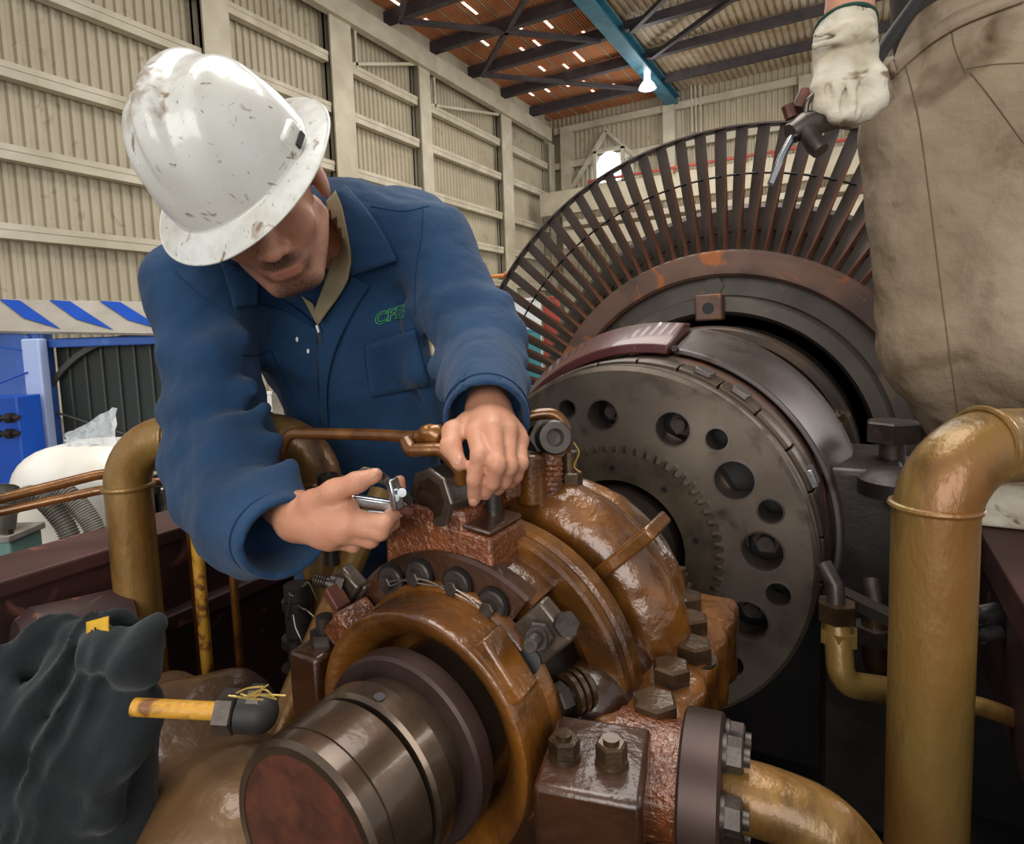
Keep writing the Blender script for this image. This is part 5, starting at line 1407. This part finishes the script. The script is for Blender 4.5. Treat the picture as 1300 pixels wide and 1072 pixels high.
# embroidered letters on the chest
h0 = hit(477, 414, .004, 1.07); h1 = hit(516, 402, .004, 1.07); h2 = hit(479, 392, .004, 1.07)
ex = nrm(h1-h0); en_ = nrm(np.cross(ex, h2-h0)); ey = np.cross(en_, ex)
if en_@_F > 0: pass
fc_ = bpy.data.curves.new('chest_letters', 'FONT'); fc_.body = 'CFE'; fc_.size = 1.0; fc_.shear = .18; fc_.space_character = 1.02
fc_.fill_mode = 'NONE'; fc_.bevel_depth = .028; fc_.bevel_resolution = 1; fc_.offset = .025
fo = bpy.data.objects.new('chest_letters', fc_); COL.objects.link(fo)
dg = bpy.context.evaluated_depsgraph_get(); dg.update()
me = bpy.data.meshes.new_from_object(fo.evaluated_get(dg)); bpy.data.objects.remove(fo)
co = np.zeros(len(me.vertices)*3); me.vertices.foreach_get('co', co); co = co.reshape(-1, 3)
w_ = co[:, 0].max()-co[:, 0].min(); L0 = np.linalg.norm(h1-h0)
sc = L0/w_; x0 = co[:, 0].min(); sy = (np.linalg.norm(h2-h0)*.74)/max(1e-6, co[:, 1].max()-co[:, 1].min())
P = h0 + np.outer((co[:, 0]-x0)*sc, ex) + np.outer((co[:, 1]-co[:, 1].min())*sy, ey) + np.outer(co[:, 2]*sc, en_)
# lay the stitching on the cloth
out = []
for p in P:
    vv = p-CAM; dd = vv@_F; px = PCX+FPX*(vv@_R)/dd; py = PCY-FPX*(vv@_U)/dd
    q = hit(px, py, .0025, 1.07); out.append(q)
me.vertices.foreach_set('co', np.array(out).ravel()); me.update(); me.materials.clear(); me.materials.append(M['green_thread'])
for p in me.polygons: p.material_index = 0
lo_ = bpy.data.objects.new('chest_letters', me); COL.objects.link(lo_); lo_.parent = man; lo_.location = -man.location
lo_['label'] = 'green outlined letters CFE'
# boots
for s in (-1, 1):
    an = pelvis + hx*(.095+.02)*s + V(0, .07, 0)
    bo = SDF(); bo.rc(V(an[0], an[1], .16), V(an[0], an[1], .24), .05, .055, .02).el(V(an[0], an[1]-.06, .155), (.05, .13, .04), k=.04).box(V(an[0], an[1]-.045, .13), (.048, .14, .012), rd=.01, k=.01)
    v, f = bo.mesh(.008); fast_mesh('boot', v, f, M['rubber'], man, 1)

# --- pliers in his right hand
pl_ = thing('locking_pliers', W(485, 630, .725), 'chrome locking pliers held against the bearing block', 'pliers')
d1 = .728
obj('fixed_handle', MB().span(W(448, 635, d1), W(505, 644, d1+.004), .013, .014), M['chrome'], pl_, bevel=.003)
obj('channel', MB().span(W(466, 649, d1+.002), W(500, 652, d1+.004), .008, .006), M['chrome'], pl_, bevel=.002)
obj('lever', MB().add([p+o for o in (V(0, 0, 0), -_F*.005) for p in (W(454, 598, .728), W(462, 592, .728), W(484, 597, .728), W(500, 609, .728), W(494, 618, .728), W(474, 608, .728))],
    [(0, 1, 2, 3, 4, 5), (6, 7, 8, 9, 10, 11)]+[(i, (i+1) % 6, 6+(i+1) % 6, 6+i) for i in range(6)]), M['tool_dark'], pl_, bevel=.001)
obj('spring', MB().tube([W(478, 610, .724)+_R*.0006*k+V(0, 0, .002*math.sin(k*1.6))-_U*.00025*k for k in range(28)], .0012, 6), M['chrome'], pl_)
obj('head_plate', MB().span(W(497, 608, .720), W(506, 647, .722), .016, .009), M['chrome'], pl_, bevel=.002)
obj('upper_jaw', MB().span(W(503, 620, .726), W(523, 638, .735), .008, .011), M['tool_dark'], pl_, bevel=.002)
obj('lower_jaw', MB().span(W(500, 645, .726), W(525, 650, .735), .008, .011), M['rust'], pl_, bevel=.002)
obj('pivot', MB().prism(W(511, 625, .72), -_F, .0055, .004, 16).prism(W(503, 632, .718), -_F, .0045, .004, 16), M['chrome'], pl_)
obj('adjusting_screw', MB().tube([W(440, 632, d1), W(452, 634, d1)], .005, 12), M['chrome'], pl_)

# ------------------------------------------------------------------ the second worker, on the ledge at right
wk_o = W(1250, 650, 1.12)
wk = thing('person', V(wk_o[0], wk_o[1], 1.065), 'standing worker in dirty khaki trousers with white glove at the right edge', 'person')
fx, fz = .26, 1.065
hipA, kneA, ankA = W(1186, 175, 1.15), W(1198, 440, 1.13), W(1262, 640, 1.16)
hipB, kneB, ankB = W(1300, 165, 1.06), W(1318, 430, 1.02), W(1345, 632, 1.10)
ankA[2] = ankB[2] = 1.17
b = SDF()
wst = W(1245, 20, 1.14); chs = W(1225, -230, 1.12); hd = W(1120, -420, 1.0); shl = W(1130, -270, 1.0); elb = W(1082, -110, .93); wri = W(1078, 20, .925)
b.el(chs, (.17, .2, .12), CAMR, k=0); b.rc(wst, chs, .12, .13, .05); b.rc(chs, hd, .06, .055, .03); b.el(hd, (.085, .10, .115), CAMR, k=.02)
b.rc(shl, elb, .05, .043, .03); b.rc(elb, wri, .043, .031, .02); b.rc(chs, shl, .09, .06, .04)
sh2 = W(1370, -230, 1.12); el2 = W(1440, -60, 1.1); wr2 = W(1400, 60, 1.0)
b.rc(chs, sh2, .09, .06, .04); b.rc(sh2, el2, .05, .043, .03); b.rc(el2, wr2, .043, .031, .02); b.el(wr2-V(0, 0, .05), (.04, .025, .06), k=.02)
b.rc(wst, hipA, .1, .07, .04); b.rc(wst, hipB, .1, .07, .04); b.rc(hipA, kneA, .07, .05, .03); b.rc(kneA, ankA, .05, .04, .02); b.rc(hipB, kneB, .07, .05, .03); b.rc(kneB, ankB, .05, .04, .02)
b.rc(wri, W(1074, 90, .92), .029, .024, .02)
v, f = b.mesh(.009); fast_mesh('body', v, f, M['skin'], wk, 2)
t = SDF()
t.el(W(1240, 125, 1.13), (.165, .13, .13), CAMR, k=0)
t.rc(hipA, kneA, .124, .100, .06); t.rc(kneA, ankA, .100, .072, .04)
t.rc(hipB, kneB, .135, .108, .06); t.rc(kneB, ankB, .108, .08, .04)
t.rc(W(1235, 60, 1.13), W(1240, 110, 1.13), .125, .135, .04)
def tf(pts, r, k=.06): t.chain([W(p[0], p[1], p[2]+.012) for p in pts], [r*.7, r, r*.5][:len(pts)], k)
v, f = t.mesh(.007, noise=lambda P: .006*vnoise(P, 11)+.003*vnoise(P, 28)+.001*vnoise(P, 75))
fast_mesh('trousers', v, f, M['khaki'], wk, 2)
tree = BVHTree.FromPolygons([tuple(p) for p in v], [tuple(map(int, q)) for q in f])
def tseam(pts, r=.0012, nm='seam'):
    s = spline([V(*p, 0) for p in pts], 8); P = [hit(p[0], p[1], .0003, 1.03) for p in s]
    return obj(nm, MB().tube(P, r, 6), M['khaki_seam'], wk)
M['khaki_seam'] = mat('khaki_seam_thread', '6e5e4a', .9)
tseam([(1150, 85), (1166, 150), (1180, 250), (1190, 330), (1203, 430), (1218, 540)]); tseam([(1222, 88), (1260, 82), (1300, 80)]); tseam([(1232, 92), (1262, 130), (1300, 182)]); tseam([(1206, 22), (1212, 60), (1226, 92)])
s = SDF()
s.rc(W(1240, 20, 1.14), chs, .135, .15, .05); s.el(chs, (.19, .22, .14), CAMR, k=.05); s.rc(chs, shl, .10, .085, .05); s.rc(shl, elb*.8+shl*.2, .075, .062, .03); s.rc(chs, sh2, .10, .085, .05); s.rc(sh2, el2, .07, .06, .03)
v, f = s.mesh(.009, noise=lambda P: .005*vnoise(P, 13)); fast_mesh('shirt', v, f, M['grey_shirt'], wk, 2)
s = SDF(); s.el(hd+_U*.03, (.12, .15, .10), CAMR, k=0); s.el(hd-_U*.0, (.15, .18, .012), CAMR, k=.02)
v, f = s.mesh(.008); fast_mesh('hard_hat', v, f, M['white_paint'], wk, 1)
bt = MB()
s_ = spline([V(1128, 92, 0), V(1160, 62, 0), V(1215, 25, 0), V(1300, -8, 0)], 8)
top_, bot_ = [], []
for p in s_:
    top_.append(hit(p[0], p[1]-9, .006, 1.02)); bot_.append(hit(p[0]+2, p[1]+9, .006, 1.02))
obj('waistband', bt.grid([top_, bot_]), M['khaki'], wk, solid=.006)
for an in (ankA, ankB):
    bo = SDF(); bo.rc(V(an[0], an[1], 1.12), V(an[0], an[1], 1.19), .052, .06, .02).el(V(an[0]-.05, an[1]-.03, 1.11), (.13, .05, .042), k=.04).box(V(an[0]-.04, an[1]-.02, 1.079), (.13, .048, .012), rd=.01, k=.01)
    v, f = bo.mesh(.007); fast_mesh('boot', v, f, M['glove'], wk, 1)
# glove: gathered cuff, palm, thumb and four curled fingers
g = SDF()
g.cc(W(1073, 33, .922), W(1071, 66, .915), .045, .044, 0, hint=_F, sq=.9)
g.el(W(1073, 82, .915), (.047, .062, .030), CAMR, k=.02)
kn_ = [(1041, 112, .895), (1060, 120, .885), (1080, 120, .885), (1099, 112, .895)]
for i, p in enumerate(kn_):
    K = W(*p); g.rc(W(1072, 62, .915), K, .024, .0150, .010)
    m_ = W(p[0]+4-2*i, p[1]+24, p[2]-.004); e_ = W(p[0]+8-3*i, p[1]+31, p[2]+.025); q_ = W(p[0]+8-3*i, p[1]+12, p[2]+.048)
    g.chain([K, m_, e_, q_], [.0150, .0140, .013, .012], .0025)
g.chain([W(1092, 75, .90), W(1110, 100, .885), W(1112, 128, .885), W(1098, 142, .89)], [.019, .016, .015, .013], .01)
for x_ in (1051, 1070, 1089): g.rc(W(x_, 108, .880), W(x_+3, 142, .868), .0035, .006, .004, True)
for q in ([(1034, 45), (1070, 36), (1108, 30)], [(1034, 58), (1072, 50), (1112, 44)]): g.chain([W(x, y, .878) for x, y in q], [.004]*3, .012)
g.cc(W(1074, 22, .924), W(1072, 48, .92), .040, .038, .003, True, hint=_F, sq=.88)
v, f = g.mesh(.0034, noise=lambda P: .0018*vnoise(P, 50)+.0009*vnoise(P, 120))
fast_mesh('work_glove', v, f, M['glove'], wk, 1)
x, y, dd = basis(W(1071, 66, .915)-W(1073, 33, .922), _F)
ring = [W(1073, 34, .922)+.0445*(x*.9*math.cos(q)+y*math.sin(q)) for q in np.linspace(0, 2*math.pi, 33)]
M['green_hem'] = mat('dark_green_hem', '1f4438', .8)
obj('glove_hem', MB().tube(ring, .003, 8, cap=False), M['green_hem'], wk)
# pneumatic tool in the gloved hand
tp = W(1060, 145, .915)
tl_ = thing('air_tool', tp, 'dark air tool with thin bright spindle held by the gloved hand', 'power tool')
hs_ = [W(1185, -25, 1.0), W(1150, 22, .99), W(1116, 70, .97), W(1085, 125, .93), W(1046, 152, .91)]
obj('hose', MB().tube(spline(hs_, 8), .011, 14), M['rubber'], tl_)
obj('tool_body', MB().tube([W(1080, 148, .915), W(1052, 150, .905), W(1020, 160, .90), W(1004, 170, .90)], [.014, .018, .019, .015], 18), M['tool_dark'], tl_, angle=50)
obj('tool_nose', MB().tube([W(1022, 165, .895), W(1036, 185, .885), W(1042, 192, .88)], [.013, .014, .012], 18), M['tool_dark'], tl_, angle=50)
obj('throttle_lever', MB().tube(spline([W(1066, 128, .90), W(1042, 118, .893), W(1026, 128, .893), W(1022, 146, .896)], 6), .0045, 10), M['tool_dark'], tl_)
obj('hose_coupling', MB().prism(W(1014, 140, .91), nrm(W(1024, 118, .91)-W(1014, 140, .91)), .011, .03, 12).prism(W(1005, 150, .91), nrm(W(1000, 135, .91)-W(1005, 150, .91)), .009, .02, 10), M['rust'], tl_)
obj('spindle', MB().tube([W(1006, 174, .90), W(992, 200, .895), W(978, 234, .89)], [.0055, .0055, .0045], 14), M['chrome'], tl_, angle=60)

# patterned cloth hung on a stand behind the blue shoulder
pb = W(592, 318, 6)
bd = thing('cloth_bundle', V(pb[0], pb[1], 0), 'blue and white patterned cloth hung on a stand behind the blue shoulder', 'cloth')
cb_ = SDF(); cb_.rc(pb+V(0, 0, .11), pb+V(-.03, 0, -.45), .075, .16, 0).rc(pb+V(.05, 0, .08), pb+V(.12, 0, -.40), .05, .07, .04)
v, f = cb_.mesh(.016, noise=lambda P: .022*vnoise(P, (9, 9, 2.5))+.006*vnoise(P, 20)); fast_mesh('cloth', v, f, M['plaid'], bd, 1)
obj('stand_post', MB().tube([V(pb[0], pb[1], 0), pb], .03, 10).prism((pb[0], pb[1], 0), (0, 0, 1), .22, .03, 24), M['steel_dark'], bd)

# ------------------------------------------------------------------ groups of look-alikes
GROUPS = {'steel_column': 'columns of the left wall', 'wall_girt': 'girts of the left wall', 'roof_joist': 'dark roof joists', 'roof_brace': 'dark roof braces', 'wall_brace': 'braces near the eave',
    'end_wall_girt': 'girts of the end wall', 'end_wall_column': 'columns of the end wall', 'end_wall_brace': 'legs of the inverted V brace', 'wall_conduit': 'beige conduits on the end wall',
    'gold_pipe': 'large gold oil pipes', 'oil_line': 'thin oil lines at left', 'upright_tube': 'thin upright tubes', 'hose_fitting': 'hydraulic hose fittings', 'elbow_fitting': 'elbow fittings by the right pipe',
    'oil_tube': 'bent oil tubes over the bearing', 'crate': 'crates behind the rotor', 'locker': 'lockers behind the man'}
for o in COL.objects:
    b = o.name.split('.')[0]
    if o.parent is None and b in GROUPS and 'group' not in o: o['group'] = GROUPS[b]
